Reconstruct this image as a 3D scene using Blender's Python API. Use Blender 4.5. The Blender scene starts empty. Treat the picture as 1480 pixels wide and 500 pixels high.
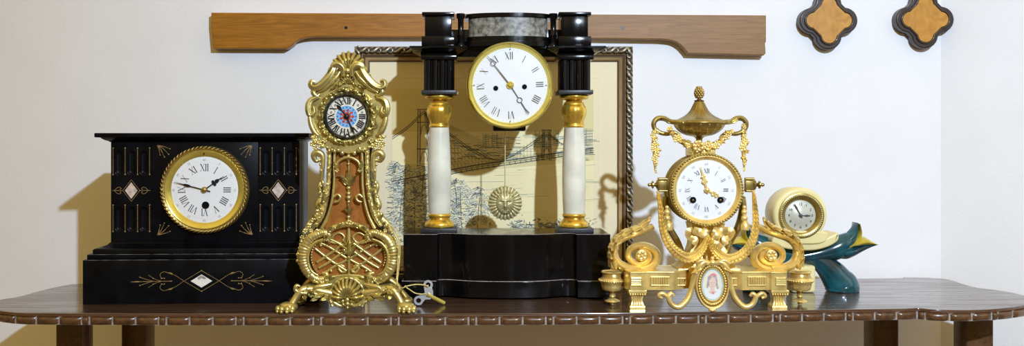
import bpy, bmesh, math, random
from mathutils import Vector, Matrix
PI = math.pi
rnd = random.Random(7)
C = bpy.context.scene.collection
V = Vector

# ------------------------------------------------------------------ camera geometry
CAMD, CAMH, F, CX, CY = 1.7, 0.2875, 1360.0, 680.0, 205.0
def W(px, py, Y=0.0):
    s = (CAMD + Y) / F
    return V(((px - CX) * s, Y, CAMH - (py - CY) * s))
def G(px, py, z=0.0):
    d = (CAMH - z) * F / (py - CY)
    return V(((px - CX) * d / F, d - CAMD, z))
def S(Y): return (CAMD + Y) / F

# ------------------------------------------------------------------ materials
def nodes(name):
    m = bpy.data.materials.new(name); m.use_nodes = True
    return m, m.node_tree.nodes, m.node_tree.links, m.node_tree.nodes['Principled BSDF']
def ramp(n, l, src, stops):
    r = n.new('ShaderNodeValToRGB')
    while len(r.color_ramp.elements) < len(stops): r.color_ramp.elements.new(0.5)
    for e, (p, c) in zip(r.color_ramp.elements, stops):
        e.position = p; e.color = (c[0], c[1], c[2], 1)
    l.new(src, r.inputs[0]); return r
def coords(n, l, scale=(1, 1, 1), rot=(0, 0, 0)):
    tc = n.new('ShaderNodeTexCoord'); mp = n.new('ShaderNodeMapping')
    mp.inputs['Scale'].default_value = scale; mp.inputs['Rotation'].default_value = rot
    l.new(tc.outputs['Object'], mp.inputs[0]); return mp.outputs[0]
def plain(name, col, rough=0.5, metal=0.0, spec=0.5, var=0.0, vscale=40, bump=0.0, bscale=200, coat=0.0, sub=0.0):
    m, n, l, b = nodes(name)
    b.inputs['Base Color'].default_value = (*col, 1); b.inputs['Roughness'].default_value = rough
    b.inputs['Metallic'].default_value = metal; b.inputs['Specular IOR Level'].default_value = spec
    b.inputs['Coat Weight'].default_value = coat; b.inputs['Coat Roughness'].default_value = 0.08
    co = coords(n, l)
    t = n.new('ShaderNodeTexNoise'); t.inputs['Scale'].default_value = vscale; t.inputs['Detail'].default_value = 5
    l.new(co, t.inputs['Vector'])
    if var:
        r = ramp(n, l, t.outputs[0], [(0.3, [c * (1 - var) for c in col]), (0.7, [min(1, c * (1 + var)) for c in col])])
        l.new(r.outputs[0], b.inputs['Base Color'])
    if bump:
        t2 = n.new('ShaderNodeTexNoise'); t2.inputs['Scale'].default_value = bscale; t2.inputs['Detail'].default_value = 4
        l.new(co, t2.inputs['Vector'])
        bp = n.new('ShaderNodeBump'); bp.inputs['Strength'].default_value = bump; bp.inputs['Distance'].default_value = 0.002
        l.new(t2.outputs[0], bp.inputs['Height']); l.new(bp.outputs[0], b.inputs['Normal'])
    if sub:
        b.inputs['Subsurface Weight'].default_value = sub; b.inputs['Subsurface Radius'].default_value = (0.01, 0.008, 0.006)
    return m
def gilt(name, light, dark, rough=0.3, metal=0.85, bump=0.35, bscale=260):
    m, n, l, b = nodes(name)
    co = coords(n, l)
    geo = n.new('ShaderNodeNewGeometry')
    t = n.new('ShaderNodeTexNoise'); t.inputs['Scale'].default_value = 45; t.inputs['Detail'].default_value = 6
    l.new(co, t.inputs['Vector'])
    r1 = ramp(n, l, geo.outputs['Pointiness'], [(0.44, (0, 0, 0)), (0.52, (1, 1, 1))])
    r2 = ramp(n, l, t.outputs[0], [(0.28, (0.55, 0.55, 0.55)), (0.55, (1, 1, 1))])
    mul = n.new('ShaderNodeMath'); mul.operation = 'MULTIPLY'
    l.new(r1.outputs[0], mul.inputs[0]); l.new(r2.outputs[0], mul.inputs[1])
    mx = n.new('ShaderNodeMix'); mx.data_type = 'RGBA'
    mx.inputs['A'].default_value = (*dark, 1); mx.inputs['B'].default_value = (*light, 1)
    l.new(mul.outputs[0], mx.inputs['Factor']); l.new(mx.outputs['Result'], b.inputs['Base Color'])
    b.inputs['Metallic'].default_value = metal; b.inputs['Roughness'].default_value = rough
    t2 = n.new('ShaderNodeTexNoise'); t2.inputs['Scale'].default_value = bscale; t2.inputs['Detail'].default_value = 3
    l.new(co, t2.inputs['Vector'])
    bp = n.new('ShaderNodeBump'); bp.inputs['Strength'].default_value = bump; bp.inputs['Distance'].default_value = 0.0015
    l.new(t2.outputs[0], bp.inputs['Height']); l.new(bp.outputs[0], b.inputs['Normal'])
    return m
def wood(name, c1, c2, rough=0.35, scale=(3, 30, 30), coat=0.0, dist=3.0, rot=(0, 0, 0), spec=0.5):
    m, n, l, b = nodes(name)
    co = coords(n, l, scale, rot)
    t = n.new('ShaderNodeTexNoise'); t.inputs['Scale'].default_value = 1.6; t.inputs['Detail'].default_value = 8
    t.inputs['Distortion'].default_value = dist; t.inputs['Roughness'].default_value = 0.65
    l.new(co, t.inputs['Vector'])
    r = ramp(n, l, t.outputs[0], [(0.3, c1), (0.7, c2)])
    l.new(r.outputs[0], b.inputs['Base Color'])
    b.inputs['Roughness'].default_value = rough; b.inputs['Coat Weight'].default_value = coat
    if coat >= 1:
        b.inputs['Coat IOR'].default_value = 2.2
        c2 = coords(n, l, (2.2, 34, 34)); t3 = n.new('ShaderNodeTexNoise'); t3.inputs['Scale'].default_value = 2.2; t3.inputs['Detail'].default_value = 9
        t3.inputs['Roughness'].default_value = 0.7; l.new(c2, t3.inputs['Vector'])
        r3 = ramp(n, l, t3.outputs[0], [(0.32, (0.25, 0.25, 0.25)), (0.58, (1, 1, 1))]); l.new(r3.outputs[0], b.inputs['Coat Weight'])
    b.inputs['Coat Roughness'].default_value = 0.12; b.inputs['Specular IOR Level'].default_value = spec
    bp = n.new('ShaderNodeBump'); bp.inputs['Strength'].default_value = 0.12; bp.inputs['Distance'].default_value = 0.002
    l.new(t.outputs[0], bp.inputs['Height']); l.new(bp.outputs[0], b.inputs['Normal'])
    return m

M = {}
M['wall'] = plain('white_plaster', (0.86, 0.86, 0.875), 0.9, bump=0.22, bscale=170, var=0.02, vscale=9, spec=0.15)
M['floor'] = wood('floor_boards', (0.12, 0.07, 0.04), (0.25, 0.15, 0.08), 0.5)
M['table'] = wood('polished_mahogany', (0.040, 0.020, 0.012), (0.110, 0.062, 0.040), 0.35, (1.2, 26, 26), coat=1.0, spec=0.2)
M['tabledge'] = wood('carved_mahogany', (0.05, 0.022, 0.01), (0.16, 0.075, 0.03), 0.32, (20, 20, 20), coat=0.3)
M['dust'] = plain('dusty_groove', (0.32, 0.28, 0.24), 0.8, var=0.4, vscale=150)
M['redlip'] = plain('worn_red_lip', (0.20, 0.07, 0.03), 0.35, var=0.4, vscale=60)
M['oak'] = wood('oak_board', (0.24, 0.085, 0.003), (0.44, 0.18, 0.010), 0.4, (3, 40, 40), coat=0.1)
M['paleoak'] = wood('pale_oak_board', (0.19, 0.085, 0.014), (0.33, 0.165, 0.045), 0.5, (3, 60, 60))
M['black'] = plain('black_slate', (0.0035, 0.004, 0.006), 0.3, var=0.5, vscale=30, bump=0.06, spec=0.13)
M['ebony'] = plain('ebonised_wood', (0.003, 0.003, 0.004), 0.17, var=0.5, vscale=14, bump=0.06, bscale=60, spec=0.32)
_m = M['ebony']; _n, _l = _m.node_tree.nodes, _m.node_tree.links
_c = coords(_n, _l, (38, 38, 3)); _t = _n.new('ShaderNodeTexNoise'); _t.inputs['Scale'].default_value = 1.5; _t.inputs['Detail'].default_value = 6
_l.new(_c, _t.inputs['Vector']); _r = ramp(_n, _l, _t.outputs[0], [(0.40, (0.10, 0.10, 0.10)), (0.68, (0.26, 0.26, 0.26))]); _l.new(_r.outputs[0], _n['Principled BSDF'].inputs['Roughness'])
M['edgeglint'] = plain('painted_slate_glint', (0.16, 0.16, 0.17), 0.4, var=0.9, vscale=60)  # mottled grey standing in for light caught on slate edges
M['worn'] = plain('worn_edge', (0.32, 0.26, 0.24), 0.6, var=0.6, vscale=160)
M['granite'] = plain('dark_speckled_block', (0.025, 0.026, 0.03), 0.4, var=0.9, vscale=500)
M['inlaygold'] = plain('engraved_gold_line', (0.33, 0.22, 0.08), 0.5, metal=0.3, var=0.3, vscale=200)
M['pinkstone'] = plain('pale_pink_marble', (0.60, 0.50, 0.44), 0.35, var=0.35, vscale=120)
M['whitestone'] = plain('white_marble', (0.82, 0.80, 0.74), 0.35, var=0.08, vscale=90)
M['greystone'] = plain('grey_vein', (0.30, 0.29, 0.27), 0.4, var=0.4, vscale=160)
M['enamel'] = plain('white_enamel', (0.83, 0.85, 0.88), 0.22, spec=0.4)
M['ivory'] = plain('ivory_enamel', (0.83, 0.78, 0.62), 0.3)
M['ink'] = plain('black_numeral', (0.012, 0.012, 0.018), 0.4)
M['blueink'] = plain('blue_black_numeral', (0.045, 0.05, 0.12), 0.4)
M['faint'] = plain('faint_grey_numeral', (0.55, 0.57, 0.60), 0.5)
M['hole'] = plain('dark_hole', (0.004, 0.004, 0.004), 0.7, spec=0.1)
M['steel'] = plain('blued_steel', (0.02, 0.02, 0.024), 0.3, metal=0.4)
M['greysteel'] = plain('grey_steel', (0.10, 0.10, 0.11), 0.35, metal=0.4)
M['brass'] = gilt('polished_brass', (0.82, 0.68, 0.15), (0.50, 0.38, 0.07), 0.22, 0.65, 0.08, 60)
M['rope'] = gilt('antique_gilt', (0.48, 0.34, 0.11), (0.06, 0.035, 0.010), 0.38)
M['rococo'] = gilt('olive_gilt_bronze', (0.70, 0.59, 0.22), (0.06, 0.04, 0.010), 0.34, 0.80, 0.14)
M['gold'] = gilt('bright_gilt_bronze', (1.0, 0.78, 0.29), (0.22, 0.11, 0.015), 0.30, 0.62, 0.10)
M['olddull'] = gilt('dull_gilt_bronze', (0.48, 0.37, 0.12), (0.14, 0.08, 0.018), 0.3, 0.85, 0.10)
M['leafgold'] = gilt('gold_leaf', (0.92, 0.62, 0.09), (0.42, 0.20, 0.02), 0.24, 0.72, 0.25, 120)
M['bobgold'] = gilt('pale_brass_mask', (0.72, 0.66, 0.36), (0.16, 0.12, 0.03), 0.42, 0.5)
M['walnut'] = wood('orange_walnut', (0.20, 0.055, 0.010), (0.50, 0.19, 0.035), 0.3, (22, 22, 9), coat=0.4, dist=2)
M['darkwood'] = plain('dark_walnut_side', (0.035, 0.018, 0.01), 0.25, var=0.4, vscale=50, coat=0.3)
M['alab'] = plain('alabaster', (0.76, 0.74, 0.62), 0.28, var=0.16, vscale=26, sub=0.25, spec=0.5)
M['greyalab'] = plain('grey_mottled_stone', (0.20, 0.19, 0.16), 0.4, var=0.8, vscale=120)
M['blue'] = plain('sky_blue_enamel', (0.20, 0.46, 0.80), 0.3)
M['red'] = plain('rust_red_enamel', (0.45, 0.06, 0.03), 0.35, var=0.6, vscale=300)
M['navy'] = plain('navy_dot', (0.02, 0.03, 0.12), 0.4)
M['teal'] = plain('teal_glaze', (0.002, 0.055, 0.075), 0.16, var=0.85, vscale=24, spec=0.6, coat=0.4)
M['yellow'] = plain('ochre_glaze', (0.52, 0.40, 0.04), 0.25, var=0.35, vscale=26)
M['cream'] = plain('cream_glaze', (0.80, 0.70, 0.34), 0.35, var=0.12, vscale=16)
M['silverdial'] = plain('silvered_dial', (0.58, 0.58, 0.50), 0.4, metal=0.2, var=0.12, vscale=30)
M['keysilver'] = plain('nickel_key', (0.55, 0.57, 0.62), 0.35, metal=0.5, var=0.1)
M['string'] = plain('yellow_twine', (0.72, 0.58, 0.22), 0.8, var=0.3, vscale=300)
M['silverframe'] = gilt('tarnished_silver_leaf', (0.52, 0.46, 0.36), (0.02, 0.014, 0.01), 0.35, 0.7)
M['framedark'] = plain('blackened_frame_ground', (0.035, 0.028, 0.022), 0.4, var=0.5, vscale=120)
M['framegold'] = plain('inner_gilt_slip', (0.60, 0.42, 0.20), 0.35, metal=0.5, var=0.2)
M['framebrown'] = plain('brown_frame_slip', (0.10, 0.055, 0.03), 0.4)
M['mat'] = plain('cream_mount', (0.88, 0.76, 0.50), 0.85, var=0.03, vscale=6)
M['paper'] = plain('etching_paper', (0.95, 0.83, 0.49), 0.85, var=0.06, vscale=8)
M['matline'] = plain('pale_mount_line', (0.93, 0.86, 0.70), 0.8)
M['etch'] = plain('etching_ink', (0.10, 0.105, 0.10), 0.8)
M['etchblue'] = plain('etching_blue_grey', (0.27, 0.35, 0.36), 0.8)
M['etchtan'] = plain('etching_wash', (0.80, 0.69, 0.36), 0.85)
M['snow'] = plain('etching_snow', (0.92, 0.85, 0.62), 0.85)
M['qdark'] = plain('dark_oak_frame', (0.030, 0.016, 0.012), 0.4, var=0.5, vscale=60, coat=0.2)
M['qorange'] = wood('orange_wood_panel', (0.40, 0.17, 0.015), (0.62, 0.30, 0.04), 0.4, (12, 12, 12))
M['skin'] = plain('painted_skin', (0.80, 0.58, 0.48), 0.3)
M['hair'] = plain('painted_grey_hair', (0.45, 0.42, 0.44), 0.3, var=0.4, vscale=300)
M['dress'] = plain('painted_white_dress', (0.78, 0.80, 0.82), 0.3)
M['rose'] = plain('painted_rose', (0.70, 0.28, 0.30), 0.3)
M['pblue'] = plain('painted_pale_blue', (0.36, 0.60, 0.72), 0.3, var=0.15)
M['pcream'] = plain('painted_cream', (0.80, 0.74, 0.58), 0.3)

# ------------------------------------------------------------------ mesh builder
def catmull(pts, k=6, closed=False):
    n = len(pts)
    if n < 3 or k <= 1: return [list(p) for p in pts]
    out = []
    segs = n if closed else n - 1
    for i in range(segs):
        if closed: a, b, c, d = pts[(i-1) % n], pts[i], pts[(i+1) % n], pts[(i+2) % n]
        else: a, b, c, d = pts[max(i-1, 0)], pts[i], pts[i+1], pts[min(i+2, n-1)]
        for j in range(k):
            t = j / k
            out.append([0.5*((2*b[m]) + (-a[m]+c[m])*t + (2*a[m]-5*b[m]+4*c[m]-d[m])*t*t + (-a[m]+3*b[m]-3*c[m]+d[m])*t**3) for m in range(len(b))])
    if not closed: out.append(list(pts[-1]))
    return out

class MB:
    def __init__(self, off=(0, 0, 0)):
        self.v, self.f, self.mi, self.cur = [], [], [], 0
        self.off = V(off)
    def mat(self, i): self.cur = i; return self
    def add(self, vs, fs):
        o = len(self.v)
        self.v += [V(p) for p in vs]
        for f in fs: self.f.append([i + o for i in f]); self.mi.append(self.cur)
    def grid(self, rows, cu=False, cv=False):
        nr, nc = len(rows), len(rows[0]); vs = [p for r in rows for p in r]; fs = []
        for i in range(nr if cu else nr - 1):
            for j in range(nc if cv else nc - 1):
                a, b = i * nc + j, i * nc + (j + 1) % nc
                c, d = ((i + 1) % nr) * nc + (j + 1) % nc, ((i + 1) % nr) * nc + j
                fs.append([a, b, c, d])
        self.add(vs, fs)
    def box(self, c, s, bev=0.0, rz=0.0, seg=2):
        bm = bmesh.new(); bmesh.ops.create_cube(bm, size=1)
        for w in bm.verts: w.co = V((w.co.x * s[0], w.co.y * s[1], w.co.z * s[2]))
        if bev: bmesh.ops.bevel(bm, geom=bm.edges[:], offset=bev, segments=seg, affect='EDGES', profile=0.5)
        R = Matrix.Rotation(rz, 3, 'Z'); bm.verts.index_update()
        self.add([R @ w.co + V(c) for w in bm.verts], [[w.index for w in f.verts] for f in bm.faces]); bm.free()
    def box2(self, a, b, bev=0.0):
        a, b = V(a), V(b); self.box((a + b) / 2, [abs(q) for q in (b - a)], bev)
    def prism(self, poly, y0, y1, bev=0.0):
        """poly: [(x,z)], extruded from y0 (front) to y1; front edge bevelled"""
        bm = bmesh.new()
        a = [bm.verts.new((p[0], y0, p[1])) for p in poly]; b = [bm.verts.new((p[0], y1, p[1])) for p in poly]
        n = len(poly); fr = bm.faces.new(a); bm.faces.new(b[::-1])
        for i in range(n): bm.faces.new([a[i], b[i], b[(i+1) % n], a[(i+1) % n]])
        bmesh.ops.recalc_face_normals(bm, faces=bm.faces[:])
        if bev: bmesh.ops.bevel(bm, geom=list(fr.edges), offset=bev, segments=3, affect='EDGES', profile=0.5)
        bm.verts.index_update()
        self.add([w.co.copy() for w in bm.verts], [[w.index for w in f.verts] for f in bm.faces]); bm.free()
    def plan(self, poly, z0, z1, bev=0.0):
        """poly: [(x,y)] extruded vertically"""
        bm = bmesh.new()
        a = [bm.verts.new((p[0], p[1], z0)) for p in poly]; b = [bm.verts.new((p[0], p[1], z1)) for p in poly]
        n = len(poly); bm.faces.new(a[::-1]); tp = bm.faces.new(b)
        for i in range(n): bm.faces.new([a[i], a[(i+1) % n], b[(i+1) % n], b[i]])
        bmesh.ops.recalc_face_normals(bm, faces=bm.faces[:])
        if bev: bmesh.ops.bevel(bm, geom=list(tp.edges), offset=bev, segments=3, affect='EDGES', profile=0.5)
        bm.verts.index_update()
        self.add([w.co.copy() for w in bm.verts], [[w.index for w in f.verts] for f in bm.faces]); bm.free()
    def lathe(self, prof, c, axis='Z', n=40, mod=None, a0=0, a1=None):
        c = V(c); full = a1 is None; rows = []
        A1 = 2 * PI if full else a1
        cnt = n if full else n + 1
        for (r, h) in prof:
            row = []
            for i in range(cnt):
                t = a0 + (A1 - a0) * i / n; rr = r * (mod(t, h) if mod else 1)
                x, y = rr * math.cos(t), rr * math.sin(t)
                row.append(c + (V((x, y, h)) if axis == 'Z' else V((x, h, y)) if axis == 'Y' else V((h, x, y))))
            rows.append(row)
        self.grid(rows, cv=full)
    def ball(self, c, r, n=10, m=7):
        if not hasattr(r, '__len__'): r = (r, r, r)
        n, m = max(n, 9), max(m, 6)
        c = V(c); vs = [c + V((0, 0, r[2]))]
        for i in range(1, m):
            p = PI * i / m
            for j in range(n):
                t = 2 * PI * j / n
                vs.append(c + V((r[0]*math.sin(p)*math.cos(t), r[1]*math.sin(p)*math.sin(t), r[2]*math.cos(p))))
        vs.append(c - V((0, 0, r[2]))); L = len(vs) - 1
        fs = [[0, 1 + j, 1 + (j + 1) % n] for j in range(n)]
        for i in range(m - 2):
            for j in range(n):
                a = 1 + i * n + j; b = 1 + i * n + (j + 1) % n
                fs.append([a, a + n, b + n, b])
        fs += [[L, 1 + (m - 2) * n + (j + 1) % n, 1 + (m - 2) * n + j] for j in range(n)]
        self.add(vs, fs)
    def tube(self, pts, rad, n=10, k=6, N=(0, -1, 0), flat=1.0, closed=False, lobes=0, amp=0.0, rib=0, ribamp=0.0):
        """pts: points; rad: number or list (half width in plane); flat: depth/width ratio"""
        n = max(n, 9)
        if not hasattr(rad, '__len__'): rad = [rad] * len(pts)
        cp = catmull([(*p, r) for p, r in zip(pts, rad)], k, closed)
        P = [V(q[:3]) for q in cp]; R = [max(q[3], 1e-5) for q in cp]
        m = len(P); rows = []; N0 = V(N)
        for i in range(m):
            T = (P[(i+1) % m] - P[i-1]) if closed else (P[min(i+1, m-1)] - P[max(i-1, 0)])
            T = T.normalized() if T.length > 1e-9 else V((0, 0, 1))
            nn = N0 - T * N0.dot(T)
            if nn.length < 0.05: nn = V((1, 0, 0.01)) - T * T.x
            nn.normalize(); sd = T.cross(nn)
            rr = R[i] * (1 + (ribamp * math.cos(2 * PI * rib * i / m) if rib else 0))
            row = []
            for j in range(n):
                t = 2 * PI * j / n; q = rr * (1 + (amp * math.cos(lobes * t) if lobes else 0))
                row.append(P[i] + sd * (q * math.cos(t)) + nn * (q * flat * math.sin(t)))
            rows.append(row)
        if not closed:
            rows = [[P[0].copy() for _ in range(n)]] + rows + [[P[-1].copy() for _ in range(n)]]
        self.grid(rows, cu=closed, cv=True)
    def leaf(self, p0, p1, w, h=0.002, curl=0.0, lobes=4, N=(0, -1, 0), nt=14, nv=7, bend=0.0):
        p0, p1, N = V(p0), V(p1), V(N); T = p1 - p0; sd = T.cross(N).normalized(); rows = []
        for i in range(nt + 1):
            t = i / nt
            hw = w * math.sin(PI * min(1, (0.08 + 0.92 * t)) ** 0.8) * (1 - 0.20 * abs(math.sin(lobes * PI * t))) + 1e-5
            row = []
            for j in range(nv):
                v = -1 + 2 * j / (nv - 1)
                o = h * (1 - v * v) + h * 0.5 * max(0, 1 - abs(v) * 4) + curl * t * t + 0.25 * h * math.cos(v * 9)
                row.append(p0 + T * t + sd * (hw * v + bend * t * t) + N * o)
            rows.append(row)
        self.grid(rows)
    def flower(self, c, r, petals=6, N=(0, -1, 0)):
        c = V(c); self.ball(c + V(N) * r * 0.34, r * 0.26, 8, 5); ph = rnd.random() * 6
        for i in range(petals):
            a = ph + 2 * PI * i / petals; rd = V((math.cos(a), 0, math.sin(a))); tg = V((-math.sin(a), 0, math.cos(a))); rows = []
            for u, w, o in ((.12, .10, .10), (.35, .34, .22), (.65, .46, .34), (.9, .36, .34), (1.05, .06, .22)):
                rows.append([c + rd * r * u + tg * r * w * v + V(N) * r * (o - .16 * v * v + (.05 if i % 2 else 0)) for v in (-1, -.5, 0, .5, 1)])
            self.grid(rows)
        self.ball(c, (r * .7, r * .18, r * .7), 8, 5)
    def fan(self, c, R, a0, a1, ribs, h, r0=0.08, dom=1.0, n=None, asp=1.0, ribk=0.55):
        """shell: angles from up (clockwise, radians) in XZ plane, raised toward -Y"""
        c = V(c); n = n or ribs * 6; rows = []
        for i in range(13):
            t = r0 + (1 - r0) * i / 12; row = []
            for j in range(n + 1):
                u = j / n; a = a0 + (a1 - a0) * u; rb = 0.5 + 0.5 * math.cos(2 * PI * (u * ribs - 0.5))
                rr = R * t * (1 - 0.10 * (1 - rb) * t)
                hh = h * (dom * math.sin(PI * min(1, t * 0.95)) * 0.8 + ribk * rb * t * (1.15 - t * 0.6))
                row.append(c + V((rr * math.sin(a) * asp, -hh, rr * math.cos(a))))
            rows.append(row)
        self.grid(rows)
    def polar(self, c, R0, R1, hf, nr=14, nt=160, y=0.0):
        """relief ring: R1(theta) outline, hf(t, theta) height toward -Y"""
        c = V(c); rows = []
        for i in range(nr + 1):
            t = i / nr; row = []
            for j in range(nt):
                a = 2 * PI * j / nt; r1 = R1(a) if callable(R1) else R1; rr = R0 + (r1 - R0) * t
                row.append(c + V((rr * math.sin(a), -hf(t, a), rr * math.cos(a))))
            rows.append(row)
        self.grid(rows, cv=True)
    def beads(self, c, r, n, br, axis_y=0.0, ry=None):
        c = V(c); ry = ry or r
        for i in range(n):
            a = 2 * PI * i / n; self.ball(c + V((r * math.sin(a), axis_y, ry * math.cos(a))), br, 8, 5)
    def strip(self, pts, w, closed=False):
        """flat ribbon in an XZ plane"""
        pts = [V(p) for p in pts]
        if closed: pts = pts + [pts[0]]
        L, R = [], []
        for i, p in enumerate(pts):
            a, b = pts[max(i-1, 0)], pts[min(i+1, len(pts)-1)]
            if closed and i in (0, len(pts)-1): a, b = pts[-2], pts[1]
            t = b - a
            if t.length < 1e-9: t = V((1, 0, 0))
            t.normalize(); n = V((-t.z, 0, t.x)); ww = (w[i] if hasattr(w, '__len__') else w) / 2
            L.append(p + n * ww); R.append(p - n * ww)
        self.grid([L, R])
    def poly(self, pts): self.add(pts, [list(range(len(pts)))])
    def disc(self, c, r, n=24, ry=None):
        c = V(c); ry = ry or r
        self.poly([c + V((r * math.sin(2*PI*i/n), 0, ry * math.cos(2*PI*i/n))) for i in range(n)])
    def build(self, name, mats, parent=None, smooth=50):
        me = bpy.data.meshes.new(name)
        me.from_pydata([tuple(p - self.off) for p in self.v], [], self.f); me.validate()
        mats = mats if isinstance(mats, (list, tuple)) else [mats]
        for m in mats: me.materials.append(M[m])
        if len(me.polygons) == len(self.mi): me.polygons.foreach_set('material_index', self.mi)
        bm = bmesh.new(); bm.from_mesh(me); bmesh.ops.remove_doubles(bm, verts=bm.verts[:], dist=1e-6)
        bmesh.ops.recalc_face_normals(bm, faces=bm.faces[:]); bm.to_mesh(me); bm.free()
        me.polygons.foreach_set('use_smooth', [True] * len(me.polygons))
        me.set_sharp_from_angle(angle=math.radians(smooth))
        o = bpy.data.objects.new(name, me); C.objects.link(o)
        if any(len(f) > 4 for f in self.f):
            wm = o.modifiers.new('weighted', 'WEIGHTED_NORMAL'); wm.keep_sharp = True; wm.weight = 80
        if parent: o.parent = parent
        return o

def tag(o, label=None, cat=None, group=None, kind=None):
    for k, val in (('label', label), ('category', cat), ('group', group), ('kind', kind)):
        if val: o[k] = val
    return o
def thing(name, label, cat, loc, rz=0, group=None):
    o = bpy.data.objects.new(name, None); o.empty_display_size = 0.03; C.objects.link(o)
    o.location = loc; o.rotation_euler = (0, 0, rz); tag(o, label, cat, group); return o
def sub(part_parent, mb, name, mats, smooth=38):      # sub-part: local to same origin as its part
    return mb.build(name, mats, part_parent, smooth)

# numerals -------------------------------------------------------------------
def roman(mb, s, c, r0, r1, ang, wmul=1.0, thick=0.17, thin=0.05, squeeze=1.0, serif=True):
    c = V(c); rd = V((math.sin(ang), 0, math.cos(ang))); tg = V((math.cos(ang), 0, -math.sin(ang))); h = r1 - r0
    wd = {'I': 0.30, 'V': 0.72, 'X': 0.72}
    tot = sum(wd[q] for q in s) * squeeze; x = -tot / 2
    P = lambda u, v: c + rd * (r0 + v * h) + tg * (u * h * wmul)
    def st(u0, v0, u1, v1, w):
        mb.poly([P(u0 - w/2, v0), P(u0 + w/2, v0), P(u1 + w/2, v1), P(u1 - w/2, v1)])
    for q in s:
        w = wd[q] * squeeze; m = x + w / 2
        if q == 'I':
            st(m, 0, m, 1, thick); ends = ((m, 0), (m, 1))
        elif q == 'V':
            st(m, 0, m - w*0.36, 1, thick); st(m, 0, m + w*0.36, 1, thin); ends = ((m - w*.36, 1), (m + w*.36, 1))
        else:
            st(m + w*0.36, 0, m - w*0.36, 1, thick); st(m - w*0.36, 0, m + w*0.36, 1, thin); ends = [(m + e_*w*.36, v_) for e_ in (-1, 1) for v_ in (0, 1)]
        if serif:
            for u_, v_ in ends:
                a_, c_ = P(u_ - thick*.85, v_), P(u_ + thick*.85, v_); k = rd * (h * 0.022)
                mb.poly([a_ - k, c_ - k, c_ + k, a_ + k])
        x += w
ROM = ['XII', 'I', 'II', 'III', 'IIII', 'V', 'VI', 'VII', 'VIII', 'IX', 'X', 'XI']
def glyph(mb, s, c, size, ang=0.0, flip=False):
    cu = bpy.data.curves.new('t', 'FONT'); cu.body = s; cu.size = size; cu.align_x = 'CENTER'; cu.align_y = 'CENTER'
    cu.resolution_u = 2
    o = bpy.data.objects.new('t', cu); me = bpy.data.meshes.new_from_object(o)
    a = -ang + (PI if flip else 0); c = V(c)
    vs = [c + V((p.co.x*math.cos(a) - p.co.y*math.sin(a), 0, p.co.x*math.sin(a) + p.co.y*math.cos(a))) for p in me.vertices]
    mb.add(vs, [list(f.vertices) for f in me.polygons])
    bpy.data.objects.remove(o); bpy.data.curves.remove(cu); bpy.data.meshes.remove(me)
def ticks(mb, c, r0, r1, n, w):
    c = V(c)
    for i in range(n):
        a = 2 * PI * i / n; rd = V((math.sin(a), 0, math.cos(a))); tg = V((math.cos(a), 0, -math.sin(a))) * w / 2
        mb.poly([c + rd*r0 - tg, c + rd*r0 + tg, c + rd*r1 + tg, c + rd*r1 - tg])
def hand_frame(c, ang):
    c = V(c); rd = V((math.sin(ang), 0, math.cos(ang))); tg = V((math.cos(ang), 0, -math.sin(ang)))
    return lambda u, v, y=0: c + tg * u + rd * v + V((0, y, 0))
def flathand(mb, H, prof, th=0.0006):
    """prof: [(v, halfwidth)]"""
    for y in (0, th):
        mb.grid([[H(-w, v, y), H(w, v, y)] for v, w in prof])
    mb.grid([[H(-w, v, 0), H(-w, v, th)] for v, w in prof]); mb.grid([[H(w, v, 0), H(w, v, th)] for v, w in prof])
def ringhand(mb, H, v, r, w, th=0.0006, n=20):
    ci = [H(r * math.sin(2*PI*i/n), v + r * math.cos(2*PI*i/n), th/2) for i in range(n)]
    mb.tube(ci, w, n=6, k=1, closed=True)

# ================================================================== SETTING
YW = 0.34
def struct(mb, name, m): return tag(mb.build(name, m), kind='structure')
b = MB(); xr = W(1360, 200, YW).x
b.box2((-2.6, YW, -0.76), (xr, YW + 0.1, 2.0)); struct(b, 'wall_back', 'wall')
b = MB(); ca = math.radians(33); L = 2.6
d = V((math.cos(ca), -math.sin(ca), 0)); nrm = V((math.sin(ca), math.cos(ca), 0))
p = V((xr, YW, 0))
b.plan([(q.x, q.y) for q in (p, p + d*L, p + d*L + nrm*0.1, p + nrm*0.1)], -0.76, 2.0); struct(b, 'wall_right', 'wall')
b = MB(); b.box2((-3, -3.2, -0.80), (3.3, 0.8, -0.76)); struct(b, 'floor', 'floor')

# ------------------------------------------------------------------ TABLE
t = thing('console_table', 'dark polished mahogany table with serpentine carved edge carrying the clocks', 'table', (0.05, 0.1, -0.76))
off = t.location.copy()
back = [(-20, 437), (0, 433), (30, 428), (55, 421), (90, 413), (130, 409.5), (300, 406), (700, 404), (1245, 402.5), (1310, 400.5), (1365, 403), (1393, 410.5), (1412, 415.5), (1450, 420.5), (1480, 427)]
front = [(1497, 436), (1480, 441.5), (1440, 446.3), (1390, 448), (1350, 447.2), (1327, 445.2), (1300, 446), (1200, 447.6), (1000, 451), (740, 453), (400, 453.5), (150, 453), (60, 452.5), (30, 452), (0, 449), (-22, 443)]
pl = catmull([tuple(G(*q)[:2]) for q in back + front], 5, True)
b = MB(off); b.plan(pl, -0.0032, 0.0, 0.0012); b.build('tabletop', 'table', t)
fr = catmull([tuple(G(*q)[:2]) for q in front], 14)
def inset(line, dd):
    out = []
    for i, q in enumerate(line):
        a, c = V(line[max(i-1, 0)]), V(line[min(i+1, len(line)-1)]); tt = (c - a).normalized()
        n = V((tt.y, -tt.x)) * -1      # front runs right to left: inward is +Y
        out.append((q[0] + n.x * dd * -1, q[1] + n.y * dd * -1))
    return out
def inward(line, dd):
    o1 = inset(line, dd)
    mid = len(line) // 2
    return o1 if o1[mid][1] > line[mid][1] else inset(line, -dd)
b = MB(off)
rows = []
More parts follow.
